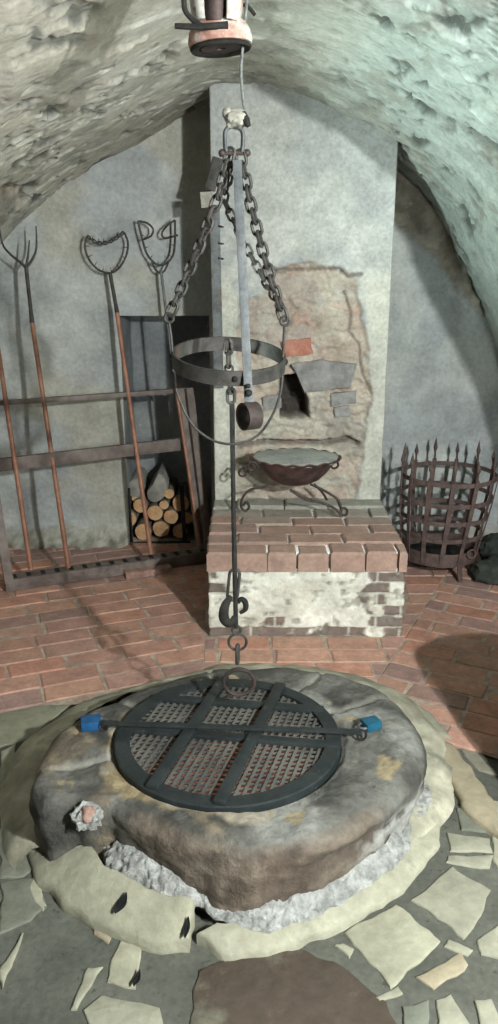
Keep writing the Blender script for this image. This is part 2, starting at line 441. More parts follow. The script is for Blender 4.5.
bm = BM(); bar(bm, onY(205.5, 192, YC+.01), onY(207, 208, YC+.01), .05, .05, up=(0, -1, 0), bev=.004); obj('wooden_wedge', bm, M['cream'], fp)['label'] = 'pale wooden wedge at the chimney corner'
bm = BM(); bar(bm, onY(219, 158, YC-.012), onY(210, 190, YC-.012), .05, .01, up=(0, -1, 0), bev=.002); obj('hinge_plate', bm, M['iron'], fp)
# hearth block: limewashed front over old brick courses
def hearth_fn(u, v):
    L = [YC-YH, HX1-HX0, YC-YH]; s = u*sum(L)
    if s < L[0]: x, y, side = HX0, YC-s, -1
    elif s <= L[0]+L[1]: x, y, side = HX0+(s-L[0]), YH, 0
    else: x, y, side = HX1, YH+(s-L[0]-L[1]), 1
    z = (HZ-.075)*v; q = Vector((x, y, z))
    d = .010*fbm(q*5, 4)+.006*fbm(q*16, 4)
    c = lerp((.62, .60, .52), (.74, .72, .64), sm(-.3, .3, fbm(q*6, 4)))
    lx = x if side == 0 else y
    # bare brick courses showing through
    row = int(z/.052); fz = (z/.052) % 1; off = .11*(row % 2)
    ju = ((lx+off)/.22) % 1
    isb = 1 if (.16 < fz and .04 < ju) else 0
    expo = fbm((lx*4.2, row*3.1, 5), 3)-.12+.34*sm(.40, .62, lx)-.3*sm(.18, .28, z)+(.5 if z < .05 else 0)
    if side: expo += .25
    k = sm(.2, .3, expo+.2*fbm(q*18, 3))
    if isb: c = lerp(c, lerp((.24, .17, .14), (.16, .14, .125), N.noise((lx*3, row, 2))*.5+.5), k); d -= .004*k
    else: d -= .010*k; c = lerp(c, (.5, .48, .42), k)
    pit = sm(.35, .5, fbm(q*20+Vector((0, 7, 1)), 3)); d -= .01*pit; c = lerp(c, (.2, .18, .15), .6*pit)
    if side == 0: return Vector((x, y-d, z)), c
    return Vector((x+side*d, y, z)), c
grid_mesh('hearth_base', 240, 60, hearth_fn, M['hearth'], parent=fp)
# brick courses of the hearth top
def brick_piece(bm, lay, corners, z0, z1, col, bev=.006, tilt=0.0, hum=0.0):
    """extruded convex polygon with chamfered top"""
    n = len(corners); cxx = sum(c[0] for c in corners)/n; cyy = sum(c[1] for c in corners)/n
    rad = max(math.hypot(c[0]-cxx, c[1]-cyy) for c in corners)
    def ring(z, ins):
        k = 1-ins/max(rad, 1e-4)
        return [bm.verts.new((cxx+(c[0]-cxx)*k, cyy+(c[1]-cyy)*k, z+tilt*(c[1]-cyy))) for c in corners]
    A, B, D = ring(z0, 0), ring(z1-bev, 0), ring(z1, bev*1.4)
    for R in (A, B, D):
        for v in R: v[lay] = (*col, 1)
    for a, b in ((A, B), (B, D)):
        for k in range(n): bm.faces.new((a[k], a[(k+1) % n], b[(k+1) % n], b[k]))
    bm.faces.new(D)
bm = BM(); lay = bm.verts.layers.float_color.new('Col')
rows = [(YH-.012, YH+.107, HZ), (YH+.113, YH+.227, HZ+.004), (YH+.233, YH+.347, HZ+.007), (YH+.353, YH+.462, HZ+.009), (YH+.468, YH+.602, HZ+.01), (YH+.608, YC+.02, HZ+.016)]
for ri, (y0, y1, zt) in enumerate(rows):
    w = .14 if ri == 0 else .25
    x = HX0-.008-(w*.5 if ri % 2 else 0)+random.uniform(-.02, .02)
    while x < HX1:
        ww = w*random.uniform(.9, 1.1)
        a, b = max(x, HX0-.008), min(x+ww-.008, HX1+.006)
        if b-a > .03:
            t = sm(2.5, 5, ri+random.uniform(-.6, .6))
            col = lerp(random.choice([(.36, .235, .19), (.39, .26, .21), (.32, .215, .18), (.37, .25, .21)]), (.33, .325, .285), t)
            j = lambda: random.uniform(-.004, .004)
            brick_piece(bm, lay, [(a+j(), y0+j()), (b+j(), y0+j()), (b+j(), y1+j()), (a+j(), y1+j())], HZ-.085, zt+random.uniform(-.006, .005), col, .009 if ri == 0 else .007, tilt=random.uniform(-.03, .03))
        x += ww
box(bm, ((HX0+HX1)/2, (YH+YC)/2+.01, HZ-.050), (HX1-HX0-.012, YC-YH-.02, .082))
for v in bm.verts:
    if v[lay][3] == 0: v[lay] = (.38, .34, .29, 1)
obj('hearth_top', bm, M['brick'], fp, angle=30)

# ------------------------------------------------------------------ floor
WC = onZ(228, 736, .25); WX, WY = WC.x, WC.y; GR = .338
floor = None
def ring_floor(u, v):
    q = 2*PI*u; r = .40+(7.0-.40)*v**2.2
    return Vector((WX+r*math.cos(q), WY+r*math.sin(q), -.004)), (1, 1, 1)
floor = grid_mesh('floor', 64, 16, ring_floor, M['concrete'], closed_u=True, kind='structure')
def clip(poly, a, b):
    """keep the part of poly left of the line a->b"""
    out = []; n = len(poly)
    f = lambda p: (b[0]-a[0])*(p[1]-a[1])-(b[1]-a[1])*(p[0]-a[0])
    for i in range(n):
        p, q = poly[i], poly[(i+1) % n]; fp_, fq = f(p), f(q)
        if fp_ >= 0: out.append(p)
        if (fp_ >= 0) != (fq >= 0):
            t = fp_/(fp_-fq); out.append((p[0]+(q[0]-p[0])*t, p[1]+(q[1]-p[1])*t))
    return out
def area(p): return abs(sum(p[i][0]*p[(i+1) % len(p)][1]-p[(i+1) % len(p)][0]*p[i][1] for i in range(len(p))))/2
bm = BM(); lay = bm.verts.layers.float_color.new('Col')
F2 = lambda a, b: onZ(a, b, 0).to_2d()
pL0, pL1 = (-.16, 2.40), (-.20, 3.30)
pR0, pR1 = (.30, 2.40), (HX1+.03, YH+.02)
zones = [ # (angle deg, origin, clip lines)
    (21, F2(20, 640), [(pL1, pL0)[::-1], ]),
    (0, (.0, YH-.006), [(pL0, pL1)[::-1], (pR0, pR1)]),
    (-27, F2(400, 640), [(pR1, pR0)]),
]
# the bricks stop at the well's cement collar, at the walls and at the paving in front
def brick_ok(p):
    r = math.hypot((p[0]-WX), (p[1]-WY)*1.08)
    if r < .62: return False
    if p[1] > 4.45 or p[0] < -1.8 or p[0] > 1.5: return False
    if p[0] < -.3: return p[1] > 2.62+.10*(p[0]+1.2)-.0
    if p[0] > .3: return p[1] > 2.62-.75*(p[0]-.45)
    return p[1] > 2.4
for zi, (ang, org, lines) in enumerate(zones):
    a = math.radians(ang); ca, sa = math.cos(a), math.sin(a)
    for r in range(-18, 22):
        off = random.uniform(0, .2)
        for k in range(-14, 14):
            L = .236; W = .118
            x0 = k*L+off; y0 = r*W
            g = .0045; jj = lambda: random.uniform(-.004, .004)
            rect = [(x0+g+jj(), y0+g+jj()), (x0+L-g+jj(), y0+g+jj()), (x0+L-g+jj(), y0+W-g+jj()), (x0+g+jj(), y0+W-g+jj())]
            P = [(org[0]+x*ca-y*sa, org[1]+x*sa+y*ca) for x, y in rect]
            for (p, q) in lines:
                if len(P) > 2: P = clip(P, p, q)
            if len(P) < 3 or area(P) < .0012: continue
            c = (sum(p[0] for p in P)/len(P), sum(p[1] for p in P)/len(P))
            if not brick_ok(c): continue
            if HX0 < c[0] < HX1 and c[1] > YH-.02: continue
            col = random.choice([(.42, .235, .18), (.45, .255, .19), (.41, .235, .185), (.46, .26, .195), (.43, .25, .20), (.32, .20, .17), (.46, .235, .17)])
            kf = random.uniform(.9, 1.1); col = tuple(x*kf*random.uniform(.98, 1.02) for x in col)
            brick_piece(bm, lay, P, -.01, .010+random.uniform(-.003, .003), col, .006, tilt=random.uniform(-.02, .02))
obj('brick_paving', bm, M['brick'], floor, angle=25)['label'] = 'red brick paving with pale joints'
# pale mortar bed under the bricks
bm = BM(); prev = None
def bed_y(x):
    if x < -.45: return 2.67+(x+.45)*.069
    if x > .34: return 2.66-.70*(x-.34)
    return 2.55
for k in range(71):
    x = -1.9+3.5*k/70; cur = (bm.verts.new((x, bed_y(x)-.01*abs(N.noise((x*9, 0, 0))), .0065)), bm.verts.new((x, 4.6, .0065)))
    if prev: bm.faces.new((prev[0], cur[0], cur[1], prev[1]))
    prev = cur
obj('mortar_bed', bm, M['mortar'], floor)

# ---- irregular flagstones in front
def slab(bm, lay, px, z0, z1, col, seed, rough=.006, edge=.010, world=None):
    P = world or [onZ(a, b, z1).to_2d() for a, b in px]; Q = []; n = len(P)
    for i in range(n):
        a, b = P[i], P[(i+1) % n]; L = math.hypot(b[0]-a[0], b[1]-a[1]); k = max(2, int(L/.02))
        for j in range(k):
            t = j/k; x, y = a[0]+(b[0]-a[0])*t, a[1]+(b[1]-a[1])*t
            x += rough*N.noise((x*22, y*22, seed)); y += rough*N.noise((x*22+9, y*22, seed))
            Q.append((x, y))
    cx_ = sum(p[0] for p in Q)/len(Q); cy_ = sum(p[1] for p in Q)/len(Q)
    def inset(d):
        R = []; m = len(Q)
        sgn = 1 if sum(Q[i][0]*Q[(i+1) % m][1]-Q[(i+1) % m][0]*Q[i][1] for i in range(m)) > 0 else -1
        for i in range(m):
            tx, ty = Q[(i+2) % m][0]-Q[i-2][0], Q[(i+2) % m][1]-Q[i-2][1]; l = math.hypot(tx, ty) or 1
            R.append((Q[i][0]-sgn*ty/l*d, Q[i][1]+sgn*tx/l*d))
        return R
    rings = []
    for z, d in ((z0, 0), (z1-edge*.7, 0), (z1-edge*.2, edge*.4), (z1, edge)):
        R = [bm.verts.new((x, y, z+(.002*N.noise((x*9, y*9, seed)) if z > z0 else 0))) for x, y in inset(d)]
        for v in R: v[lay] = (*col, 1)
        rings.append(R)
    for a, b in zip(rings, rings[1:]):
        for k in range(len(Q)): bm.faces.new((a[k], a[(k+1) % len(Q)], b[(k+1) % len(Q)], b[k]))
    f = bm.faces.new(rings[-1]); bmesh.ops.triangulate(bm, faces=[f])
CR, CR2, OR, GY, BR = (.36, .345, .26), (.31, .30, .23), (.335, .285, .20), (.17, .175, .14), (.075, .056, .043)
slabs = [
    ([(345, 932), (397, 903), (442, 940), (392, 988)], CR),
    ([(413, 900), (452, 866), (490, 890), (477, 920), (465, 938)], CR2),
    ([(418, 977), (463, 950), (469, 963), (434, 988)], OR),
    ([(436, 1000), (452, 994), (472, 1030), (436, 1030)], CR2),
    ([(474, 1000), (492, 996), (500, 1030), (480, 1030)], CR2),
    ([(447, 833), (490, 838), (491, 850), (450, 851)], CR2),
    ([(450, 855), (492, 856), (490, 868), (446, 863)], CR2),
    ([(457, 806), (480, 806), (488, 831), (462, 829)], GY),
    ([(478, 940), (500, 922), (500, 958), (482, 952)], CR2),
    ([(336, 943), (343, 941), (353, 949), (348, 957)], CR),
    ([(0, 882), (36, 877), (47, 905), (30, 920), (0, 934)], GY),
    ([(24, 880), (36, 878), (47, 905), (40, 912)], CR),
    ([(119, 939), (141, 946), (135, 988), (105, 981)], CR),
    ([(88, 966), (103, 965), (78, 1008), (70, 1008)], CR2),
    ([(83, 1008), (101, 993), (159, 1006), (166, 1032), (96, 1032)], CR2),
    ([(0, 965), (22, 932), (14, 957), (2, 988)], CR2),
    ([(92, 927), (113, 936), (108, 943), (92, 934)], OR),
    ([(0, 822), (14, 815), (33, 868), (24, 876), (0, 878)], GY),
    ([(22, 745), (50, 722), (33, 775), (21, 828), (4, 808)], (.17, .175, .13)),
    ([(0, 752), (18, 742), (0, 800)], CR2),
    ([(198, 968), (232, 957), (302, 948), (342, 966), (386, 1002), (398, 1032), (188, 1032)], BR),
    ([(-12, 718), (58, 693), (84, 688), (74, 700), (30, 738), (-12, 750)], (.25, .245, .18)),
    ([(440, 700), (470, 735), (498, 775), (480, 770), (452, 738)], (.25, .23, .18)),
    ([(448, 938), (474, 948), (468, 955), (446, 946)], CR2),
    ([(376, 996), (398, 984), (405, 992), (382, 1002)], CR2),
    ([(402, 1004), (430, 998), (430, 1032), (404, 1032)], GY),
    ([(492, 800), (512, 800), (512, 880), (494, 860)], CR),
    ([(-60, 760), (-4, 756), (-6, 870), (-60, 880)], CR2),
    ([(-60, 890), (-6, 890), (-6, 950), (-60, 960)], GY),
    ([(510, 890), (560, 880), (560, 950), (508, 940)], CR2),
]
bm = BM(); lay = bm.verts.layers.float_color.new('Col')
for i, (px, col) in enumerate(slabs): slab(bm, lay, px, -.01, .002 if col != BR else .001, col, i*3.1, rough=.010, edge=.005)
# a few more slabs nearer than the frame so the paving carries on
for i in range(16):
    x = -1.1+(i % 6)*.42+random.uniform(-.05, .05); y = .25+(i//6)*.32
    if y > .95: continue
    w = random.uniform(.14, .19); h = random.uniform(.1, .14)
    slab(bm, lay, None, -.01, .009, random.choice([CR, CR2, GY, OR]), 90+i, world=[(x-w, y-h), (x+w*.9, y-h*.9), (x+w, y+h*.8), (x-w*.8, y+h)])
obj('flagstones', bm, M['slab'], floor, angle=35)['label'] = 'cream and grey irregular flagstones'

# ------------------------------------------------------------------ the well
well = thing('well', (WX, WY, 0), 'low round stone well head with a broad worn rim and cream stone footing', 'well')
TZ = .243
top_px = [(27, 785), (33, 765), (48, 738), (80, 712), (125, 690), (180, 673), (240, 664), (300, 664), (350, 673), (393, 692), (416, 716), (428, 742), (422, 765), (398, 792), (362, 818), (310, 842), (255, 852), (200, 842), (150, 820), (112, 802), (72, 797), (38, 800)]
base_px = [(30, 820, .09), (36, 770, .05), (60, 735, .05), (100, 705, .05), (180, 685, .05), (240, 672, .05), (300, 674, .05), (350, 684, .05), (390, 700, .05), (418, 730, .05), (427, 762, .05), (422, 785, .05), (392, 830, .05), (352, 868, .05), (308, 898, .05), (258, 916, .05), (222, 908, .055), (198, 882, .075), (148, 860, .09), (114, 842, .09), (84, 834, .09), (40, 834, .09)]
def radial(px, z):
    T = []
    for a, b, *zz in px:
        p = onZ(a, b, zz[0] if zz else z); T.append((math.atan2(p.y-WY, p.x-WX), math.hypot(p.x-WX, p.y-WY)))
    T.sort(); return T
def rad_at(T, q):
    q = (q+PI) % (2*PI)-PI
    n = len(T)
    for i in range(n):
        a0, r0 = T[i]; a1, r1 = T[(i+1) % n]
        if i == n-1: a1 += 2*PI
        qq = q if q >= a0 or i < n-1 else q+2*PI
        if a0 <= qq <= a1:
            t = (qq-a0)/(a1-a0+1e-9); t = t*t*(3-2*t); return r0+(r1-r0)*t
    a0, r0 = T[-1]; a1, r1 = T[0]; a1 += 2*PI; qq = q+2*PI if q < T[0][0] else q
    t = (qq-a0)/(a1-a0); return r0+(r1-r0)*t
RTop, RBase = radial(top_px, TZ), radial(base_px, .05)
joints = [math.radians(a) for a in (52, 100, 148, 196, 25)]
NR = 70
def cap_fn(u, v):
    q = 2*PI*u; rt = rad_at(RTop, q); rb = max(rad_at(RBase, q), rt-.03)
    k = v*NR; IN = GR-.004
    if k < 6: r, z, side = IN, .02+(TZ-.012-.02)*k/6, 0
    elif k < 44:
        t = (k-6)/38; r = IN+(rt-.06-IN)*t; z = TZ-.012+.012*sm(0, .12, t); side = 0
    elif k < 52:
        t = (k-44)/8*PI/2; r = rt-.06+.06*math.sin(t); z = TZ-.05+.05*math.cos(t); side = sm(0, 1.3, t)
    else:
        t = (k-52)/(NR-52); r = rt+(rb-rt)*t; z = TZ-.05-(TZ-.05)*t; side = 1
    x, y = WX+r*math.cos(q), WY+r*math.sin(q); P = Vector((x, y, z))
    nz = fbm(P*4+Vector((2, 3, 1)), 4); nf = fbm(P*15+Vector((5, 1, 1)), 4)
    out = Vector((math.cos(q), math.sin(q), 0))
    amp = 1 if k > 9 else 0
    # worn, layered relief
    lay_ = fbm(Vector((P.x*3, P.y*3, P.z*20))+Vector((1, 2, 8)), 4)
    P = P+Vector((0, 0, 1))*(.010*nz+.005*nf)*(1-side)*amp+out*(.010*nz+.005*nf+.009*lay_)*side*amp
    a = math.degrees(q) % 360
    # colour
    g = sm(-.3, .35, fbm(P*5+Vector((9, 9, 2)), 5))
    c = lerp((.065, .063, .056), (.15, .145, .13), g)
    tan = sm(.02, .35, fbm(P*4+Vector((3, 8, 4)), 4)+.8*sm(160, 185, a)*(1-sm(215, 238, a))-.42)
    c = lerp(c, lerp((.25, .20, .14), (.15, .12, .09), sm(-.2, .3, fbm(P*14, 4))), tan*.85)
    lt = sm(.0, .3, fbm(P*3+Vector((6, 2, 2)), 4)+.35*sm(262, 285, a)*(1-sm(322, 338, a))-.28)*(1-side)
    c = lerp(c, (.29, .285, .26), lt*.75)
    if side > .3: c = lerp(c, lerp((.10, .07, .052), (.19, .145, .11), sm(-.25, .35, lay_+nf)), .75*side*sm(228, 240, a)*(1-sm(315, 330, a)))
    if side > .3: c = lerp(c, (.40, .39, .37), sm(0, .2, nf+.2)*sm(308, 325, a)*(1-sm(350, 360, a))*side*.75*(1-sm(TZ-.10, TZ-.03, z)))
    # ochre cement bedding next to the grate
    bd = (r-IN)/.05+.8*fbm(P*9+Vector((2, 2, 2)), 3)
    oc = .7*(1-sm(.3, .8, bd))*sm(150, 165, a)*(1-sm(275, 300, a))
    c = lerp(c, lerp((.33, .25, .14), (.36, .31, .24), sm(-.2, .2, nf)), oc)
    sp = sm(.56, .62, fbm(P*9+Vector((4, 1, 9)), 3)); c = lerp(c, (.34, .27, .16), sp*(1-side)*.8)
    for jq in joints:
        dj = abs(((q-jq+PI) % (2*PI))-PI)*r+.008*nf
        w = .008
        if k > 7 and dj < w*2.2:
            t = 1-sm(w*.6, w*2.2, dj); P.z -= .010*t*(1-side); P -= out*.010*t*side
            c = lerp(c, (.30, .285, .25), .6*t)
    return P, c
cap = grid_mesh('rim_stone', 300, NR, cap_fn, M['cap'], parent=well, closed_u=True)
# the shaft
bm = BM(); lathe(bm, [(GR+.002, .06), (GR+.002, -1.3)], (WX, WY, 0), n=48)
bm.faces.new([bm.verts.new((WX+GR*math.cos(2*PI*k/48), WY+GR*math.sin(2*PI*k/48), -1.3)) for k in range(48)])
obj('shaft', bm, M['shaft'], well)['label'] = 'brick lined well shaft below the grate'
# cream footing stones around the rim
bm = BM(); lay = bm.verts.layers.float_color.new('Col')
foot = [
    ([(20, 832), (34, 836), (62, 840), (92, 845), (110, 866), (148, 884), (192, 900), (190, 938), (150, 942), (105, 925), (65, 905), (35, 876)], CR),
    ([(196, 930), (216, 920), (250, 920), (300, 902), (348, 868), (392, 812), (428, 762), (446, 800), (440, 842), (404, 888), (340, 924), (280, 947), (225, 955)], (.36, .345, .265)),
    ([(430, 735), (452, 742), (474, 770), (498, 806), (500, 836), (468, 812), (447, 772)], OR),
    ([(412, 700), (432, 712), (452, 738), (430, 732)], CR2),
]
def foot_z(x, y, i):
    r = math.hypot(x-WX, y-WY); t = max(0, min(1, (r-.46)/.14)); hi = (.09, .055)[i]
    return hi+(.012-hi)*t
for i, (px, col) in enumerate(foot):
    W = []
    for a, b in px:
        z = .02
        if i < 2:
            for _ in range(8): q = onZ(a, b, z); z = foot_z(q.x, q.y, i)
        W.append(onZ(a, b, z).to_2d())
    n0 = len(bm.verts); slab(bm, lay, None, -.008, .02, col, 40+i*5, rough=.010, edge=.014, world=W)
    bm.verts.ensure_lookup_table()
    if i < 2:
        for v in bm.verts[n0:]:
            if v.co.z > 0: v.co.z += foot_z(v.co.x, v.co.y, i)-.02
obj('footing', bm, M['slab'], well, angle=40)['label'] = 'cream stone footing in large curved slabs'
# cement collar between bricks and rim at the back
def collar(name, a0, a1, r0, r1, z, m, seed, n=90, w=10):
    def fn(u, v):
        q = math.radians(a0+(a1-a0)*u); rin = max(rad_at(RBase, q)-.02, GR+.05)
        ro = rin+(r0+(r1-r0)*math.sin(PI*u))*(1+.35*N.noise((u*7, seed, 1)))
        r = rin+(ro-rin)*v; P = Vector((WX+r*math.cos(q), WY+r*math.sin(q), 0))
        h = z*(1-v**2)+.012*fbm(P*12, 4)+.004; h *= 1 if v < .95 else .2
        c = lerp((.31, .29, .22), (.45, .42, .33), sm(-.3, .3, fbm(P*9, 4)))
        c = lerp(c, (.20, .20, .16), .7*sm(.15, .4, fbm(P*6+Vector((4, 4, 4)), 3)))
        return Vector((P.x, P.y, max(h, .001))), c
    return grid_mesh(name, n, w, fn, m, parent=well)
collar('cement_collar', -22, 205, .10, .16, .06, M['slab'], 3)
# white lime mortar smeared along the foot of the rim
def lime_fn(u, v):
    q = math.radians(213+(372-213)*u); P0 = rad_at(RBase, q)
    th = (.026+.030*sm(-.45, .5, fbm((u*5, 3, 2), 3)+.1))*min(1, u*12)*min(1, (1-u)*12)
    if u < .3: th += .012*min(1, u*10)
    if .30 < u < .46: th *= .35+.65*abs(u-.38)/.08
    t = v; r = P0-.02+(th+.03)*t; hh = (.085+(.045-.085)*sm(.18, .36, u))+(.085*(1-t)**1.1)*min(1.4, th/.04)*(.8+.4*fbm((u*8, 8, 1), 3))*(.75+.25*sm(.3, .5, u))
    p = Vector((WX+r*math.cos(q), WY+r*math.sin(q), hh*1.0))
    n_ = fbm(p*22, 4); p += Vector((math.cos(q), math.sin(q), .8))*(.007*n_+.006*fbm(p*45, 3))
    if v > .98: p.z = min(p.z, .04)
    return p, (1, 1, 1)
grid_mesh('lime_mortar', 420, 24, lime_fn, M['lime'], parent=well)['label'] = 'white lime mortar smeared under the rim'
# a red brick fragment bedded in mortar
bm = BM(); pc = onZ(88, 815, .20); rock(bm, pc, (.042, .038, .03), 5, 3, .5, 2.5); obj('lime_mortar', bm, M['lime'], well)
bm = BM(); rock(bm, pc+Vector((.004, -.016, .014)), (.022, .020, .022), 9, 3, .3); obj('brick_fragment', bm, M['propbrick'], well)['label'] = 'red brick fragment in white mortar'

# ------------------------------------------------------------------ grate over the well
gz = TZ+.002
gr = thing('well_grate', (WX, WY, gz-.02), 'round dark iron grate with crossed bars and square mesh lying over the well', 'grate')
bm = BM(); lathe(bm, [(GR-.05, 0), (GR-.05, .012), (GR-.009, .012), (GR-.0045, .009), (GR-.0045, -.03), (GR-.05, -.03), (GR-.05, 0)], (WX, WY, gz), n=72)
obj('rim_frame', bm, M['grate'], gr, angle=30)
ga = onZ(286, 678, gz)-onZ(227, 793, gz); ga.z = 0; ga.normalize()
gb = onZ(330, 747, gz)-onZ(118, 730, gz); gb.z = 0; gb.normalize()
def chord(p, d, R):
    p = Vector((p.x-WX, p.y-WY, 0)); b = p.dot(d); c = p.length_squared-R*R; s = math.sqrt(max(0, b*b-c))
    return Vector((WX, WY, 0))+p+d*(-b-s), Vector((WX, WY, 0))+p+d*(-b+s)
for (px, d, up_) in (((196, 726), ga, .026), ((257, 735), ga, .026), ((236, 706), gb, .016), ((224, 739), gb, .016)):
    a, b = chord(onZ(*px, gz), d, GR-.012)
    bm = BM(); a.z = b.z = gz+up_-.008; bar(bm, a, b, .034 if d is ga else .032, .014, bev=.003); obj('cross_bar', bm, M['grate'], gr)
bm = BM(); gn = gb.cross(Vector((0, 0, 1))).normalized()
pitch = .0215
for d, zz in ((ga, .002), (gb, -.002)):
    nn = Vector((-d.y, d.x, 0))
    for i in range(-16, 17):
        p = Vector((WX, WY, 0))+nn*(i*pitch+.006)
        if abs(i*pitch+.006) > GR-.055: continue
        a, b = chord(p, d, GR-.045); a.z = b.z = gz+zz
        bar(bm, a, b, .0078, .004)
obj('mesh', bm, M['mesh'], gr, smooth=False)['label'] = 'dusty grey square mesh'
# locking bar
lb = thing('locking_bar', onZ(235, 729, gz+.035), 'long flat iron locking bar laid across the grate between two padlocks', 'bar')
bm = BM(); a, b = onZ(103, 724, gz+.03), onZ(362, 733, gz+.03); a.z = b.z = gz+.034
bar(bm, a, b, .022, .007, bev=.002); obj('strap', bm, M['grate'], lb)
for (px, py) in ((103, 724), (362, 733)):
    bm = BM(); p = onZ(px, py, gz+.03); p.z = gz+.022
    tube(bm, [p+Vector((.013*math.cos(t), .002, .016*math.sin(t))) for t in [2*PI*k/18 for k in range(18)]], .0035, closed=True)
    obj('hasp_eye', bm, M['black'], lb)
def padlock(px, py, ang, m, label, s=1.0):
    p = onZ(px, py, TZ+.02); p.z = TZ+.012
    t = thing('padlock', p, label, 'padlock', 'padlocks on the well rim')
    R = Matrix.Rotation(ang, 3, 'Z')
    bm = BM(); box(bm, p+Vector((0, 0, .012)), (.046*s, .038*s, .024*s), R, .005); obj('lock_body', bm, m, t)
    bm = BM(); U = []
    for k in range(13):
        q = PI*k/12; U.append(p+R @ Vector((.021*s+.016*s*math.sin(q), .013*s*math.cos(q), .012)))
    U = [p+R @ Vector((.012*s, .013*s, .012))]+U+[p+R @ Vector((.012*s, -.013*s, .012))]
    tube(bm, U, .0033*s); obj('shackle', bm, M['steel'], t)
    bm = BM(); box(bm, p+R @ Vector((-.0225*s, 0, .012)), (.004, .026*s, .018*s), R, .001); obj('keyway_cap', bm, M['black'], t)
padlock(91, 724, math.radians(12), M['blue'], 'bright blue padlock lying at the left end of the locking bar', 1.3)
padlock(371, 725, math.radians(205), M['teal'], 'teal blue padlock lying at the right end of the locking bar', 1.15)

# ------------------------------------------------------------------ hanging tackle
Y0 = WY+.0
def T(px, py, dy=0.0): return onY(px, py, Y0+dy)
def stadium(c, axis, side, L, W, k=7):
    """closed path: long half-length L along axis, half-width W along side"""
    P = []
    for j in range(k+1):
        q = -PI/2+PI*j/k; P.append(c+axis*(L-W+W*math.cos(q))+side*W*math.sin(q))
    for j in range(k+1):
        q = PI/2+PI*j/k; P.append(c+axis*(-(L-W)+W*math.cos(q))+side*W*math.sin(q))
    return P
def chain(name, pts, m, parent, pitch=.027, wire=.0042, L=.0185, W=.0115):
    pts = [Vector(p) for p in pts]; S = [0]
    for a, b in zip(pts, pts[1:]): S.append(S[-1]+(b-a).length)
    n = max(2, round(S[-1]/pitch)); bm = BM()
    def at(s):
        for i in range(len(S)-1):
            if s <= S[i+1]+1e-9: return pts[i].lerp(pts[i+1], (s-S[i])/(S[i+1]-S[i]))
        return pts[-1]
    for i in range(n):
        s = (i+.5)*S[-1]/n; c = at(s); ax = (at(min(S[-1], s+.01))-at(max(0, s-.01))).normalized()
        u = Vector((0, 1, 0)); u = (u-ax*u.dot(ax)).normalized(); w = ax.cross(u)
        side = (u+w*.35).normalized() if i % 2 else (w-u*.35).normalized()
        tube(bm, stadium(c, ax, side, L, W), wire, closed=True, n=6, up=(ax.cross(side)))
    return obj(name, bm, m, parent)
hub = T(236, 150)
tk = thing('chain_hoist', hub, 'iron tackle of chains carrying a flat iron hoop above the well', 'hoist')
# cream knuckle, side pin and shackle
bm = BM(); rock(bm, T(236, 119), (.029, .026, .021), 3, 4, .3); rock(bm, T(228, 113), (.014, .016, .012), 6, 3, .3); obj('swivel', bm, M['cream'], tk)['label'] = 'pale lumpy swivel'
bm = BM(); tube(bm, [T(243, 112, -.012), T(246, 120, -.014), T(249, 127, -.012)], [.006, .009, .005]); obj('swivel_pin', bm, M['black'], tk)
bm = BM(); tube(bm, smooth_pts([T(226, 152), T(225, 142), T(226, 130), T(234, 126), T(242, 131), T(243, 142), T(242, 152)], 5), .0065, flat=(1.5, .8)); obj('shackle', bm, M['steel'], tk)
bm = BM(); tube(bm, [T(222, 153), T(247, 153)], .0055); rock(bm, T(222, 153), (.009,)*3, 1, 2, .1); rock(bm, T(247, 153), (.009,)*3, 2, 2, .1); obj('shackle_pin', bm, M['rust'], tk)
ring_c = T(229, 360); RR = .1445
chain('chain', [T(231, 150), T(219, 195), T(198, 250), T(181, 290), T(170, 314)], M['iron'], tk)
chain('chain', [T(240, 152), T(251, 205), T(264, 255), T(277, 298), T(284, 319)], M['iron'], tk)
chain('chain', [T(233, 156, .03), T(224, 200, .10), T(245, 245, .14), T(266, 283, .15), T(281, 308, .06)], M['iron'], tk, pitch=.025, wire=.0034, L=.0165, W=.0095)
for (px, py) in ((169, 318), (285, 321)):
    bm = BM(); c = T(px, py); tube(bm, [c+Vector((.011*math.cos(2*PI*k/16), 0, .011*math.sin(2*PI*k/16))) for k in range(16)], .004, closed=True); obj('end_ring', bm, M['iron'], tk)
bm = BM(); tube(bm, smooth_pts([T(169, 322), T(172, 345, -.01), T(173, 372, -.02), T(179, 398, -.03), T(192, 424, -.04), T(212, 440, -.05), T(235, 444, -.05), T(257, 436, -.04), T(272, 416, -.03), T(281, 390, -.02), T(283, 355, -.01), T(284.5, 325)], 5), .0034); obj('bail', bm, M['iron'], tk)['label'] = 'thin bent iron bail under the hoop'
Rt = Matrix.Rotation(math.radians(11), 3, 'X') @ Matrix.Rotation(math.radians(3), 3, 'Y')
bm = BM(); lathe(bm, [(RR, -.0185), (RR, .0185), (RR-.006, .0185), (RR-.006, -.0185), (RR, -.0185)], ring_c, n=72, M=Rt); obj('hoop', bm, M['iron'], tk, angle=30)['label'] = 'flat iron hoop, tilted towards the viewer'
for q in (-PI/2+.12, -PI/2+PI, 0.06, PI-.06):
    bm = BM(); p = ring_c+Rt @ Vector((RR*math.cos(q), RR*math.sin(q), 0)); rock(bm, p, (.008,)*3, 1, 2, .1); obj('rivet', bm, M['black'], tk)
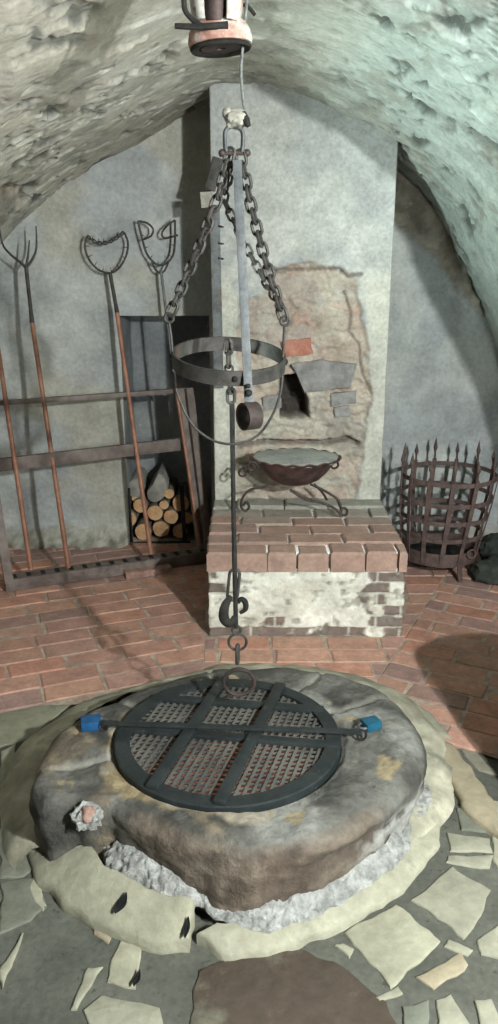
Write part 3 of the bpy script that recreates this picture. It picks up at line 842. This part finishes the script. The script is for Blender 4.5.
# flat strap with a curled end hanging from the shackle
st = thing('strap_hook', T(237, 158, -.02), 'long flat grey iron strap hanging from the shackle, its lower end curled', 'hook')
bm = BM(); a, b = T(237, 160, -.02), T(249, 405, -.16)
bar(bm, a, b, .021, .006, up=(0, -1, 0), bev=.0015); obj('strap', bm, M['steel'], st)
bm = BM(); cc = T(249.5, 416, -.165); lathe(bm, [(.033, -.019), (.033, .019), (.028, .019), (.028, -.019), (.033, -.019)], cc, n=36, M=Matrix.Rotation(math.radians(-58), 3, 'Z') @ Matrix.Rotation(PI/2, 3, 'X'))
obj('curled_eye', bm, M['rust'], st, angle=30)
bm = BM(); rock(bm, T(248.5, 393, -.166), (.009, .009, .009), 4, 2, .1); rock(bm, T(248.3, 386, -.166), (.006,)*3, 4, 2, .1); obj('rivet', bm, M['black'], st)
# draw rod with rings, hanging from the back of the hoop
yr = RR-.012
rd = thing('draw_rod', T(238, 690, yr), 'slender iron rod with double hook and end rings hanging down over the grate', 'rod')
chain('link', [T(228, 340, yr), T(229, 372, yr), T(231, 392, yr)], M['iron'], rd, pitch=.034, wire=.004, L=.022, W=.011)
bm = BM(); tube(bm, stadium(T(231, 396, yr), Vector((0, 0, 1)), Vector((1, 0, 0)), .020, .010), .005, closed=True); obj('upper_eye', bm, M['iron'], rd)
bm = BM(); tube(bm, [T(232, 404, yr), T(233, 480, yr), T(234.5, 560, yr), T(236, 628, yr)], [.0075, .0065, .0075, .007]); obj('rod', bm, M['black'], rd)
bm = BM(); tube(bm, stadium(T(233.5, 585, yr), (T(235, 570, yr)-T(232, 600, yr)).normalized(), Vector((1, 0, 0)), .050, .015), .0048, closed=True); obj('long_link', bm, M['iron'], rd)
bm = BM(); tube(bm, smooth_pts([T(231, 596, yr-.01), T(225, 606, yr-.015), T(224, 618, yr-.015), T(230, 624, yr-.012), T(235, 616, yr-.01)], 5), [.006+.007*math.sin(PI*k/20) for k in range(21)], flat=(.6, 1.2))
tube(bm, smooth_pts([T(238, 603, yr+.01), T(241, 599, yr+.01), T(245, 602, yr+.01), T(245.5, 609, yr+.01), T(240, 613, yr+.01)], 5), [.005+.004*math.sin(PI*k/20) for k in range(21)])
obj('double_hook', bm, M['black'], rd)
def ringp(c, r, ax1, ax2, n=28): return [c+ax1*r*math.cos(2*PI*k/n)+ax2*r*math.sin(2*PI*k/n) for k in range(n)]
X, Z = Vector((1, 0, 0)), Vector((0, 0, 1))
bm = BM(); tube(bm, ringp(T(236.5, 630, yr), .0125, X, Z), .0045, closed=True); obj('lower_eye', bm, M['iron'], rd)
bm = BM(); tube(bm, ringp(T(237.5, 642, yr), .027, X, Z), .0042, closed=True); obj('ring', bm, M['iron'], rd)
bm = BM(); tube(bm, stadium(T(237.5, 654, yr), Z, Vector((.25, 1, 0)).normalized(), .031, .009), .005, closed=True); obj('link', bm, M['iron'], rd)
bm = BM(); tube(bm, ringp(T(239, 682, yr-.02), .0465, X, Vector((0, -.1, .99)).normalized()), .0062, closed=True); obj('ring', bm, M['rust'], rd)['label'] = 'large end ring'
# rusty pulley head under the vault and its cable
pl = thing('pulley', T(215, 40), 'rusty pink pulley housing with a flanged collar at the top of the photo', 'pulley')
pc = T(220, 38); tilt = Matrix.Rotation(math.radians(-4), 3, 'Y')
bm = BM(); lathe(bm, [(.030, -.014), (.056, -.018), (.072, -.016), (.074, -.006), (.070, .012), (.062, .026), (.052, .034), (.03, .036), (.03, -.014)], pc, n=40, M=tilt); obj('collar', bm, M['pink'], pl, angle=45)
bm = BM(); lathe(bm, [(.050, -.022), (.068, -.026), (.071, -.021), (.066, -.015), (.050, -.012), (.050, -.022)], pc, n=40, M=tilt); obj('lip', bm, M['black'], pl)
bm = BM(); lathe(bm, [(.012, -.022), (.046, -.022), (.048, -.016), (.012, -.010), (.012, -.022)], pc, n=32, M=tilt); obj('bearing_ring', bm, M['rust'], pl)
bm = BM(); lathe(bm, [(.024, .02), (.025, .20), (.001, .20)], pc+Vector((-.008, -.045, 0)), n=24, cap0=True); obj('roller', bm, M['rust'], pl)
def cheek(sgn, x0, m):
    bm = BM(); n = 14; rings = []
    for j in range(9):
        z = .02+.19*j/8; row = []
        for k in range(n+1):
            q = -1.25+2.5*k/n; rx = .026+.010*math.sin(j*.8); row.append((pc.x+x0+sgn*rx*math.cos(q), pc.y-.03+.05*math.sin(q), pc.z+z))
        rings.append(row)
    O = [[bm.verts.new(p) for p in r] for r in rings]
    I = [[bm.verts.new((p[0]-sgn*.009, p[1]*1.0, p[2])) for p in r] for r in rings]
    for j in range(8):
        for k in range(n):
            bm.faces.new((O[j][k], O[j][k+1], O[j+1][k+1], O[j+1][k])); bm.faces.new((I[j][k+1], I[j][k], I[j+1][k], I[j+1][k+1]))
    for j in range(8):
        bm.faces.new((O[j][0], O[j+1][0], I[j+1][0], I[j][0])); bm.faces.new((O[j][n], I[j][n], I[j+1][n], O[j+1][n]))
    for k in range(n):
        bm.faces.new((O[0][k+1], O[0][k], I[0][k], I[0][k+1])); bm.faces.new((O[8][k], O[8][k+1], I[8][k+1], I[8][k]))
    obj('cheek_plate', bm, m, pl)
cheek(-1, -.030, M['pale']); cheek(1, .018, M['pink'])
bm = BM(); tube(bm, [T(175, 26, -.07), T(200, 27, -.075), T(228, 25, -.07)], [.006, .007, .008]); obj('cross_pin', bm, M['black'], pl)
bm = BM(); tube(bm, smooth_pts([T(184, -4, -.06), T(185, 10, -.065), T(193, 20, -.07), T(202, 26, -.07)], 5), .006); obj('bracket_arm', bm, M['black'], pl)
bm = BM(); tube(bm, smooth_pts([T(238, 4, .02), T(247, 6, .03), T(255, 15, .03)], 5), .0045); obj('side_hook', bm, M['black'], pl)
bm = BM(); cbl = [T(249, -14, .0), T(246.5, 6, .0), T(243, 44, .0), T(241, 72, .0), T(243, 98, .0), T(245, 112, .0)]
tube(bm, smooth_pts(cbl, 6), .0036); cb = obj('steel_cable', bm, M['cable']); tag(settle(cb), 'thin grey steel cable running from the pulley down to the pale swivel', 'cable')

# ------------------------------------------------------------------ tool rack with polearms
Ab, Bb = onZ(4, 578, .075), onZ(211, 549, .075)
At, Bt = onY(-14, 404, Ab.y+.24), onY(187, 390, Bb.y+.16)
rdir = (Bb-Ab).normalized(); nrm = Vector((rdir.y, -rdir.x, 0)).normalized()     # towards the viewer
rk = thing('tool_rack', Vector(((Ab.x+Bb.x)/2, (Ab.y+Bb.y)/2, 0)), 'leaning brown wooden rack with a notched foot beam holding long tools by the left wall', 'rack')
bm = BM(); bar(bm, Ab-Z*.03, Bb-Z*.03, .085, .062, bev=.004)
nb = (Bb-Ab).length; k = 0
obj('foot_beam', bm, M['wood'], rk)
bm = BM()
s = .05
while s < nb-.05:
    p = Ab+rdir*s+Z*.0015; bar(bm, p-rdir*.011, p+rdir*.011, .05, .005); s += .071
obj('notch', bm, M['black'], rk)['label'] = 'dark square slots along the foot beam'
bm = BM(); bar(bm, At, Bt, .03, .024, bev=.003); obj('top_rail', bm, M['wood'], rk)
Am, Bm_ = onY(-10, 466, Ab.y+.15), onY(180, 444, Bb.y+.10)
bm = BM(); bar(bm, Am, Bm_, .028, .066, bev=.004); obj('middle_rail', bm, M['wood'], rk)
upv = (Bt-Bb).normalized()
for (px0, px1, dy) in (((201, 548), (181, 390), 0.0), ((209, 553), (189, 390), -.03)):
    a, b = onY(*px0, Bb.y+dy), onY(*px1, Bb.y+.16+dy)
    bm = BM(); bar(bm, a, b, .04, .045, up=nrm, bev=.004, ext=.01); obj('post', bm, M['wood'], rk)
a, b = onY(9, 582, Ab.y-.02), onY(-20, 404, Ab.y+.22); bm = BM(); bar(bm, a, b, .045, .05, up=nrm, bev=.004, ext=.01); obj('post', bm, M['wood'], rk)
# brick propping the right end
bm = BM(); pb = onZ(146, 577, 0); lay = None
box(bm, Vector((pb.x, pb.y+.04, .021)), (.25, .11, .042), Matrix.Rotation(math.atan2(rdir.y, rdir.x), 3, 'Z'), .006)
pbk = obj('prop_brick', bm, M['propbrick']); tag(settle(pbk), 'loose old brick lying under the foot beam of the tool rack', 'brick')
def rack_y(px, lift=0.0):        # y of the foot beam below a pixel column
    t = (px-4)/(211-4); return Ab.y+(Bb.y-Ab.y)*t
def tool(name, label, pb_, pw, pt, head, group='polearms in the rack', r=.0125):
    """pb_: foot pixel, pw: where wood meets iron, pt: top of the iron shaft"""
    yb = rack_y(pb_[0]); foot_ = onY(*pb_, yb)
    ytop = min(yb+.34, YB-.09)
    topp = onY(*pt, ytop)
    t = thing(name, foot_, label, 'polearm', group)
    w = onY(*pw, yb+(ytop-yb)*(onY(*pw, (yb+ytop)/2).z-foot_.z)/(topp.z-foot_.z))
    bm = BM(); tube(bm, [foot_, foot_.lerp(w, .5), w], [r, r*.95, r*.9], n=10); obj('handle', bm, M['handle'], t)
    bm = BM(); tube(bm, [w-(topp-w)*.02, w.lerp(topp, .25), topp], [r*1.0, r*.75, r*.8], n=10); obj('socket', bm, M['steel'] if head is vee else M['iron'], t)
    head(t, ytop)
    return t
def fork(t, y):
    H = lambda a, b: onY(a, b, y)
    for pts in ([(26, 268), (20, 262), (10, 254), (3, 245), (0, 232), (-2, 214)], [(26, 268), (32, 260), (36, 250), (36.5, 238), (36, 226)], [(26, 268), (28, 255), (29.5, 240)]):
        bm = BM(); P = smooth_pts([H(*p) for p in pts], 5); n = len(P); tube(bm, P, [.008-.005*k/(n-1) for k in range(n)]); obj('tine', bm, M['iron'], t)
def spikes(P, cen, L, step, par):
    for k in range(step, len(P)-step, step):
        d = (cen-P[k]).normalized(); bm = BM(); tube(bm, [P[k], P[k]+d*L], [.0035, .0008], n=5); obj('spike', bm, M['iron'], par)
def crescent(t, y):
    H = lambda a, b: onY(a, b, y)
    P = smooth_pts([H(*p) for p in [(87, 236), (85, 248), (90, 261), (99, 270), (110, 273), (119, 268), (126, 256), (128, 243), (124, 232)]], 6)
    bm = BM(); tube(bm, P, .0055); obj('collar', bm, M['iron'], t)
    spikes(P, H(106, 248), .028, 5, t)
    Q = smooth_pts([H(*p) for p in [(87, 236), (96, 242), (105, 243), (115, 239), (124, 232)]], 5)
    bm = BM()
    n = len(Q)
    for s_ in (0, PI):
        tube(bm, [Q[k]+Vector((0, .008*math.cos(k*1.1+s_), .008*math.sin(k*1.1+s_))) for k in range(n)], .0042, n=6)
    tg = obj('twisted_gate', bm, M['iron'], t); tg['label'] = 'twisted barbed bar across the opening'
    spikes(Q, H(106, 200), .022, 3, t)
def vee(t, y):
    H = lambda a, b: onY(a, b, y)
    P = smooth_pts([H(*p) for p in [(138, 221), (142, 238), (147, 254), (156, 264), (165, 264), (173, 255), (175, 238), (175, 220)]], 5)
    bm = BM(); tube(bm, P, .0055); obj('collar', bm, M['iron'], t)
    spikes(P, H(159, 243), .022, 4, t)
    for pts in ([(138, 221), (147, 223), (153, 229), (151, 236), (142, 240)], [(175, 220), (167, 226), (162, 233), (165, 238), (178, 235)]):
        bm = BM(); tube(bm, smooth_pts([H(*p) for p in pts], 5), .005); obj('spring_arm', bm, M['iron'], t)
    bm = BM(); tube(bm, smooth_pts([H(*p) for p in [(152, 262), (156, 270), (161, 273), (165, 270), (169, 261)]], 4), .005); obj('yoke', bm, M['iron'], t)
def plain(t, y):
    H = lambda a, b: onY(a, b, y)
    for pts in ([(-14, 240), (-22, 225), (-24, 205)], [(-14, 240), (-8, 226), (-8, 206)]):
        bm = BM(); tube(bm, smooth_pts([H(*p) for p in pts], 5), .006); obj('tine', bm, M['iron'], t)
tool('polearm', 'wooden-shafted polearm at the very left edge, its head cut off by the frame', (31, 570), (-4, 335), (-14, 242), plain)
tool('fork', 'long fork with three curved iron tines on a reddish wooden shaft', (69, 571), (32, 322), (26, 266), fork)
tool('catchpole', 'polearm with a spiked crescent collar closed by a twisted barbed bar', (151, 554), (117, 312), (110, 273), crescent)
tool('catchpole', 'polearm with a spiked collar and two inward bent spring arms beside the hanging chain', (200, 545), (175, 382), (161, 271), vee, r=.009)

# ------------------------------------------------------------------ firewood
log_mesh = {}
def make_log(seed, r, L):
    bm = BM(); n = 20
    def mod(p, q, rr, z): return p*(1+.10*N.noise((math.cos(q)*1.3, math.sin(q)*1.3, seed))) if rr > 0 else p
    sub = BM()
    rings = []
    for (rr, y) in ((r*.0, 0), (r*.93, 0), (r, .006), (r*.98, L*.5), (r, L-.006), (r*.9, L), (0, L)):
        rings.append([sub.verts.new((rr*math.cos(2*PI*k/n)*(1+.13*N.noise((math.cos(2*PI*k/n), math.sin(2*PI*k/n), seed*3.3))), y, rr*math.sin(2*PI*k/n)*(1+.13*N.noise((math.cos(2*PI*k/n), math.sin(2*PI*k/n), seed*3.3))))) for k in range(n)])
    for i in range(6):
        for k in range(n):
            f = sub.faces.new((rings[i][k], rings[i][(k+1) % n], rings[i+1][(k+1) % n], rings[i+1][k])); f.material_index = 1 if i in (0, 5) else 0
    bmesh.ops.remove_doubles(sub, verts=sub.verts, dist=1e-5)
    return sub
logs = [ # px centre, radius px, label bits
    (129, 519, 9, 'firewood log at the left end of the stack behind a dark upright'),
    (143, 532, 10, 'firewood log at the bottom of the stack just right of the left upright'),
    (161, 529, 9.5, 'firewood log in the middle of the bottom row of the stack'),
    (180, 531, 9, 'firewood log in the bottom right corner of the stack'),
    (140, 506, 8.5, 'firewood log in the middle row directly behind the spiked crescent polearm'),
    (155, 513, 9, 'firewood log at the centre of the stack, below the grey split log'),
    (171, 517, 8.5, 'firewood log in the middle row right of centre, above two bottom logs'),
    (181, 503, 10, 'large firewood log high on the right side of the stack behind an upright'),
    (164, 505, 5.5, 'small pale firewood log wedged between larger ones at the centre'),
    (169, 494, 6, 'small firewood log at the top right beside the grey split log'),
    (135, 498, 4, 'thinnest firewood stick near the top left of the stack'),
    (123, 508, 4, 'thin firewood stick at the far left edge of the stack'),
    (187, 518, 7, 'firewood log at the far right edge of the stack near the rack post'),
]
YL = YB+.06
for i, (px, py, rp, lab) in enumerate(logs):
    p = onY(px, py, YL+random.uniform(-.02, .02)); r = .9*rp/804*(p-CAM).dot(FW)
    sub = make_log(i+1, r, .28); bm = BM(); merge(bm, sub, Matrix.Translation(Vector(p)))
    o = obj('firewood_log', bm, None, mats=[M['bark'], M['endgrain']], angle=50)
    tag(settle(o), lab, 'log', 'firewood in the wall niche')
# grey split log lying on top
def wedge(px, seed, m, label, y):
    P = [onY(a, b, y) for a, b in px]; bm = BM(); P = smooth_pts(P, 4, True)
    c = sum(P, Vector())/len(P)
    A = [bm.verts.new(p) for p in P]; F0 = [bm.verts.new(c+(p-c)*.9-Vector((0, .006, 0))) for p in P]; B = [bm.verts.new(c+(p-c)*.9+Vector((0, .27, .015))) for p in P]
    n = len(P)
    for k in range(n):
        bm.faces.new((F0[k], F0[(k+1) % n], A[(k+1) % n], A[k])); bm.faces.new((A[k], A[(k+1) % n], B[(k+1) % n], B[k]))
    bm.faces.new(F0); bm.faces.new(B[::-1])
    o = obj('firewood_log', bm, m, angle=50); tag(settle(o), label, 'log', 'firewood in the wall niche')
wedge([(149, 500), (147, 492), (152, 485), (158, 474), (163, 477), (168, 487), (164, 497), (156, 502)], 3, M['greylog'], 'grey weathered split log lying on top of the firewood stack', YL-.01)
wedge([(126, 494), (127, 485), (133, 480), (141, 483), (143, 496), (134, 497)], 4, M['greylog'], 'short grey split log at the top left of the firewood stack', YL+.02)
fh = thing('firewood_holder', onZ(156, 541, .0), 'dark iron firewood holder with two uprights in the wall niche', 'holder')
fh.location = Vector((onY(156, 541, YL).x, YL+.05, 0))
for (x0, x1, y0, y1) in ((128, 131, 538, 488), (181.5, 185, 538, 486)):
    bm = BM(); bar(bm, onY(x0, y1, YL-.045), onY(x1, y0+4, YL-.045), .024, .006, up=(0, -1, 0), bev=.001); obj('upright', bm, M['black'], fh)
bm = BM(); bar(bm, onY(124, 543.5, YL-.03), onY(190, 542, YL-.03), .02, .012); bar(bm, onY(124, 543, YL+.16), onY(190, 542, YL+.16), .02, .012); obj('base_rail', bm, M['black'], fh)

# ------------------------------------------------------------------ brazier bowl on the hearth
bc = onY(295.5, 458, 3.70); hz = HZ+.014
bz = thing('brazier', (bc.x, bc.y, hz), 'rusty iron brazier bowl with a scalloped rim on curled legs, standing on the hearth', 'brazier')
RB = .218
def bmod(p, q, r, z):
    p = Vector((p.x, p.y*.80, p.z))
    if r > RB*.9: p.z += .004*math.sin(q*18)
    return p
bm = BM(); lathe(bm, [(.03, -.125), (.075, -.120), (.115, -.10), (.155, -.06), (.185, -.02), (RB-.006, .002), (RB, .004), (RB-.004, .008), (.190, .0), (.17, -.03), (.12, -.06), (.03, -.06)], bc, n=96, mod=bmod, cap0=True, cap1=True)
obj('bowl', bm, M['bowl'], bz, angle=50)
def amod(p, q, r, z): return Vector((p.x, p.y*.8, p.z+.006*fbm((p.x*12, p.y*12, 3), 3)))
bm = BM(); lathe(bm, [(.001, .016), (.05, .016), (.10, .015), (.15, .013), (.200, .009), (.200, -.006)], bc, n=64, mod=amod); obj('ash', bm, M['ash'], bz)['label'] = 'pale grey ash filling the bowl'
def blegs(pts, y, dy):
    bm = BM(); P = [onY(a, b, y+dy*k/(len(pts)-1)) for k, (a, b) in enumerate(pts)]
    P[-1].z = max(P[-1].z, hz+.006)
    tube(bm, smooth_pts(P, 6), .0062); obj('leg', bm, M['rust'], bz)
blegs([(275, 486), (262, 487), (250, 490), (243, 497), (241, 506), (245, 511), (249, 507), (246, 502), (243, 506)], 3.66, -.0)
blegs([(310, 484), (325, 491), (337, 499), (341, 508), (341, 514), (346, 515), (347, 510), (343, 508), (340, 512)], 3.66, -.04)
blegs([(290, 490), (305, 499), (322, 503), (334, 508), (341, 515)], 3.64, -.03)
blegs([(314, 484), (322, 492), (327, 500)], 3.80, .0)
def curl(px, py, y, s=1):
    bm = BM(); c = onY(px, py, y); P = []
    for k in range(26):
        q = k/25*PI*2.4; r = .026*(1-.6*k/25); P.append(c+Vector((s*r*math.cos(q), 0, r*math.sin(q))))
    tube(bm, P, .0055); obj('scroll', bm, M['rust'], bz)
curl(252, 467, 3.6); curl(334, 465, 3.72, -1); curl(243, 473, 3.66)

# ------------------------------------------------------------------ fire basket
bx = onY(449, 475, 4.03); fbz = .0
fb = thing('fire_basket', (bx.x-.03, 4.03, 0), 'round rusty iron fire basket with spear-tipped uprights standing beside the hearth', 'fire basket')
def bcen(z): return Vector((bx.x-.035*(1-z/.53), 4.03, z))
def brad(z): return .168+(.238-.168)*sm(-.15, .55, z) if z < .53 else .238
RZ = .535
for z in (RZ, .425, .33, .235):
    r = brad(z); bm = BM(); lathe(bm, [(r+.003, -.011), (r+.003, .011), (r-.003, .011), (r-.003, -.011), (r+.003, -.011)], bcen(z), n=56); obj('hoop', bm, M['basket'], fb, angle=30)
bm = BM(); r = brad(.11); lathe(bm, [(r+.002, -.035), (r+.006, .035), (r, .035), (r-.004, -.035), (r+.002, -.035)], bcen(.125), n=56); obj('base_band', bm, M['basket'], fb, angle=30)
bm = BM(); lathe(bm, [(.001, 0), (r-.003, 0), (r-.003, -.006), (.001, -.006)], bcen(.095), n=40); obj('base_plate', bm, M['black'], fb, angle=30)
NBAR = 13
for k in range(NBAR):
    q = 2*PI*k/NBAR+.22; d = Vector((math.cos(q), math.sin(q), 0)); bm = BM()
    zs = [.10, .2, .3, .4, .5, .56]; P = [bcen(z)+d*(brad(min(z, .53))+.006) for z in zs]
    for a, b in zip(P, P[1:]): bar(bm, a, b, .022, .005, up=d, ext=.001)
    tip = P[-1]; h = .085+(.02 if k % 2 else 0)
    s_ = Vector((-d.y, d.x, 0))
    tube(bm, [tip-Z*.01, tip+Z*h*.3, tip+Z*h*.42, tip+Z*h*.58, tip+Z*h*.72, tip+Z*h*1.12], [.009, .007, .009, .017, .013, .001], n=8, flat=(1, .7)); obj('upright', bm, M['basket'], fb, angle=30)
for q in (-1.15, 1.0, 3.1):
    d = Vector((math.cos(q), math.sin(q), 0)); bm = BM(); p = bcen(.1)+d*(r-.008)
    bar(bm, p, Vector((p.x+d.x*.02, p.y+d.y*.02, .002)), .026, .009, up=d, bev=.002); obj('leg', bm, M['basket'], fb)
bm = BM(); d = Vector((math.cos(-.95), math.sin(-.95), 0)); c = bcen(.16)+d*(brad(.16)+.02); tube(bm, ringp(c, .022, X, Z, 20), .005, closed=True); obj('handle_ring', bm, M['basket'], fb)

# dark stones in the right corner
for (px, py, y, r, lab, sd) in ((497, 556, 4.08, (.10, .10, .10), 'dark rounded stone against the wall at the right edge', 3), (500, 583, 3.86, (.13, .10, .075), 'dark mossy stone lying on the floor at the right edge', 8)):
    p = onY(px, py, y); bm = BM(); rock(bm, (p.x, y, r[2]*.85), r, sd, 4, .25); o = obj('stone', bm, M['darkstone']); tag(settle(o), lab, 'stone')

# unseen block added right of the frame to cast a shadow on the bricks
def shadow_block_fn(u, v):
    q = 2*PI*u; h = .49; a = min(1, v/.75); rr = 1 if v < .75 else 1-((v-.75)/.25)
    ex = lambda c: math.copysign(abs(c)**.55, c)
    p = Vector((1.225+.40*ex(math.cos(q))*rr, 2.20+.25*ex(math.sin(q))*rr, h*a if v < .75 else h+.03*(1-rr)))
    n_ = fbm(p*6, 4)
    return p+Vector((math.cos(q), math.sin(q), .3 if v > .1 else 0))*.012*n_, lerp((.25, .24, .21), (.36, .35, .31), sm(-.3, .3, fbm(p*5, 3)))
grid_mesh('shadow_block', 60, 30, shadow_block_fn, M['vault'], closed_u=True, kind='structure')
# fallen dark leaves
def leaf(px, py, z, ang, L, W, lab):
    Tn = Matrix()
    if z is None:
        z = .03
        for _ in range(8): p = onZ(px, py, z); z = foot_z(p.x, p.y, 0)+.006
        g = Vector((p.x-WX, p.y-WY, 0)).normalized()*(.078/.14)+Z
        Tn = Z.rotation_difference(g.normalized()).to_matrix().to_4x4()
    p = onZ(px, py, z); bm = BM(); n = 14; rows_ = []
    for k in range(n+1):
        t = k/n; w = W*math.sin(PI*t)**.8*(1-.3*t)+.0006
        rows_.append([bm.verts.new((-w, (t-.5)*L, .006+.004*math.cos(t*5))), bm.verts.new((0, (t-.5)*L, .003+.004*math.cos(t*5))), bm.verts.new((w, (t-.5)*L, .006+.004*math.cos(t*5)))])
    for a, b in zip(rows_, rows_[1:]):
        bm.faces.new((a[0], a[1], b[1], b[0])); bm.faces.new((a[1], a[2], b[2], b[1]))
    bmesh.ops.solidify(bm, geom=bm.faces[:], thickness=.0016)
    bmesh.ops.transform(bm, matrix=Matrix.Translation((p.x, p.y, z)) @ Tn @ Matrix.Rotation(ang, 4, 'Z'), verts=bm.verts)
    o = obj('leaf', bm, M['leaf']); tag(settle(o), lab, 'leaf', 'dark dry leaves')
leaf(122, 904, None, math.radians(-28), .055, .014, 'dark dry leaf lying flat on the cream footing slab left of the front')
leaf(187, 928, None, math.radians(-8), .05, .008, 'narrow dark leaf standing at the joint between the two cream footing slabs')
leaf(137, 980, .008, math.radians(-8), .05, .008, 'narrow dark leaf on the grey floor beside a small cream flagstone')

# ------------------------------------------------------------------ light
def point(name, loc, power, col, r=.05):
    l = bpy.data.lights.new(name, 'POINT'); l.energy = power; l.color = col; l.shadow_soft_size = r
    o = bpy.data.objects.new(name, l); C.objects.link(o); o.location = loc; return o
def spot(name, loc, to, power, col, size, blend=.5, r=.05):
    l = bpy.data.lights.new(name, 'SPOT'); l.energy = power; l.color = col; l.spot_size = math.radians(size); l.spot_blend = blend; l.shadow_soft_size = r
    o = bpy.data.objects.new(name, l); C.objects.link(o); o.location = loc
    o.rotation_euler = (Vector(to)-Vector(loc)).to_track_quat('-Z', 'Y').to_euler(); return o
point('key_lamp', (1.25, -.1, 1.98), 470, (.95, 1.0, .965), .035)
point('second_lamp', (1.75, .1, 2.05), 80, (.96, 1.0, .95), .05)
point('low_lamp', (1.14, 0, 1.56), 140, (.92, 1.0, .97), .05)
spot('right_vault_fill', (-.92, 2.3, .8), (1.05, 3.15, 1.95), 240, (.82, 1.0, .93), 64, .8, .06)  # added mint fill for the right vault, source unseen
spot('left_vault_fill', (.94, 2.3, .85), (-1.05, 3.1, 1.95), 50, (.96, 1.0, .90), 64, .8, .06)  # added fill to lift the left vault, no known source
point('shaft_lamp', (WX+.08, WY-.1, -.35), 2.2, (1.0, .62, .42), .04)
w = bpy.data.worlds.new('World'); bpy.context.scene.world = w; w.use_nodes = True
w.node_tree.nodes['Background'].inputs[0].default_value = (.55, .62, .6, 1); w.node_tree.nodes['Background'].inputs[1].default_value = .025

cd = bpy.data.cameras.new('Camera'); cam = bpy.data.objects.new('Camera', cd); C.objects.link(cam)
cd.sensor_fit = 'VERTICAL'; cd.sensor_height = 24; cd.lens = 24*FPX/1024; cd.clip_start = .02
cam.location = CAM; cam.rotation_euler = (PI/2-PITCH, 0, 0)
sc = bpy.context.scene; sc.camera = cam
sc.view_settings.view_transform = 'Standard'; sc.view_settings.look = 'None'; sc.view_settings.gamma = 1; sc.view_settings.use_curve_mapping = False
sc.view_settings.exposure = 0
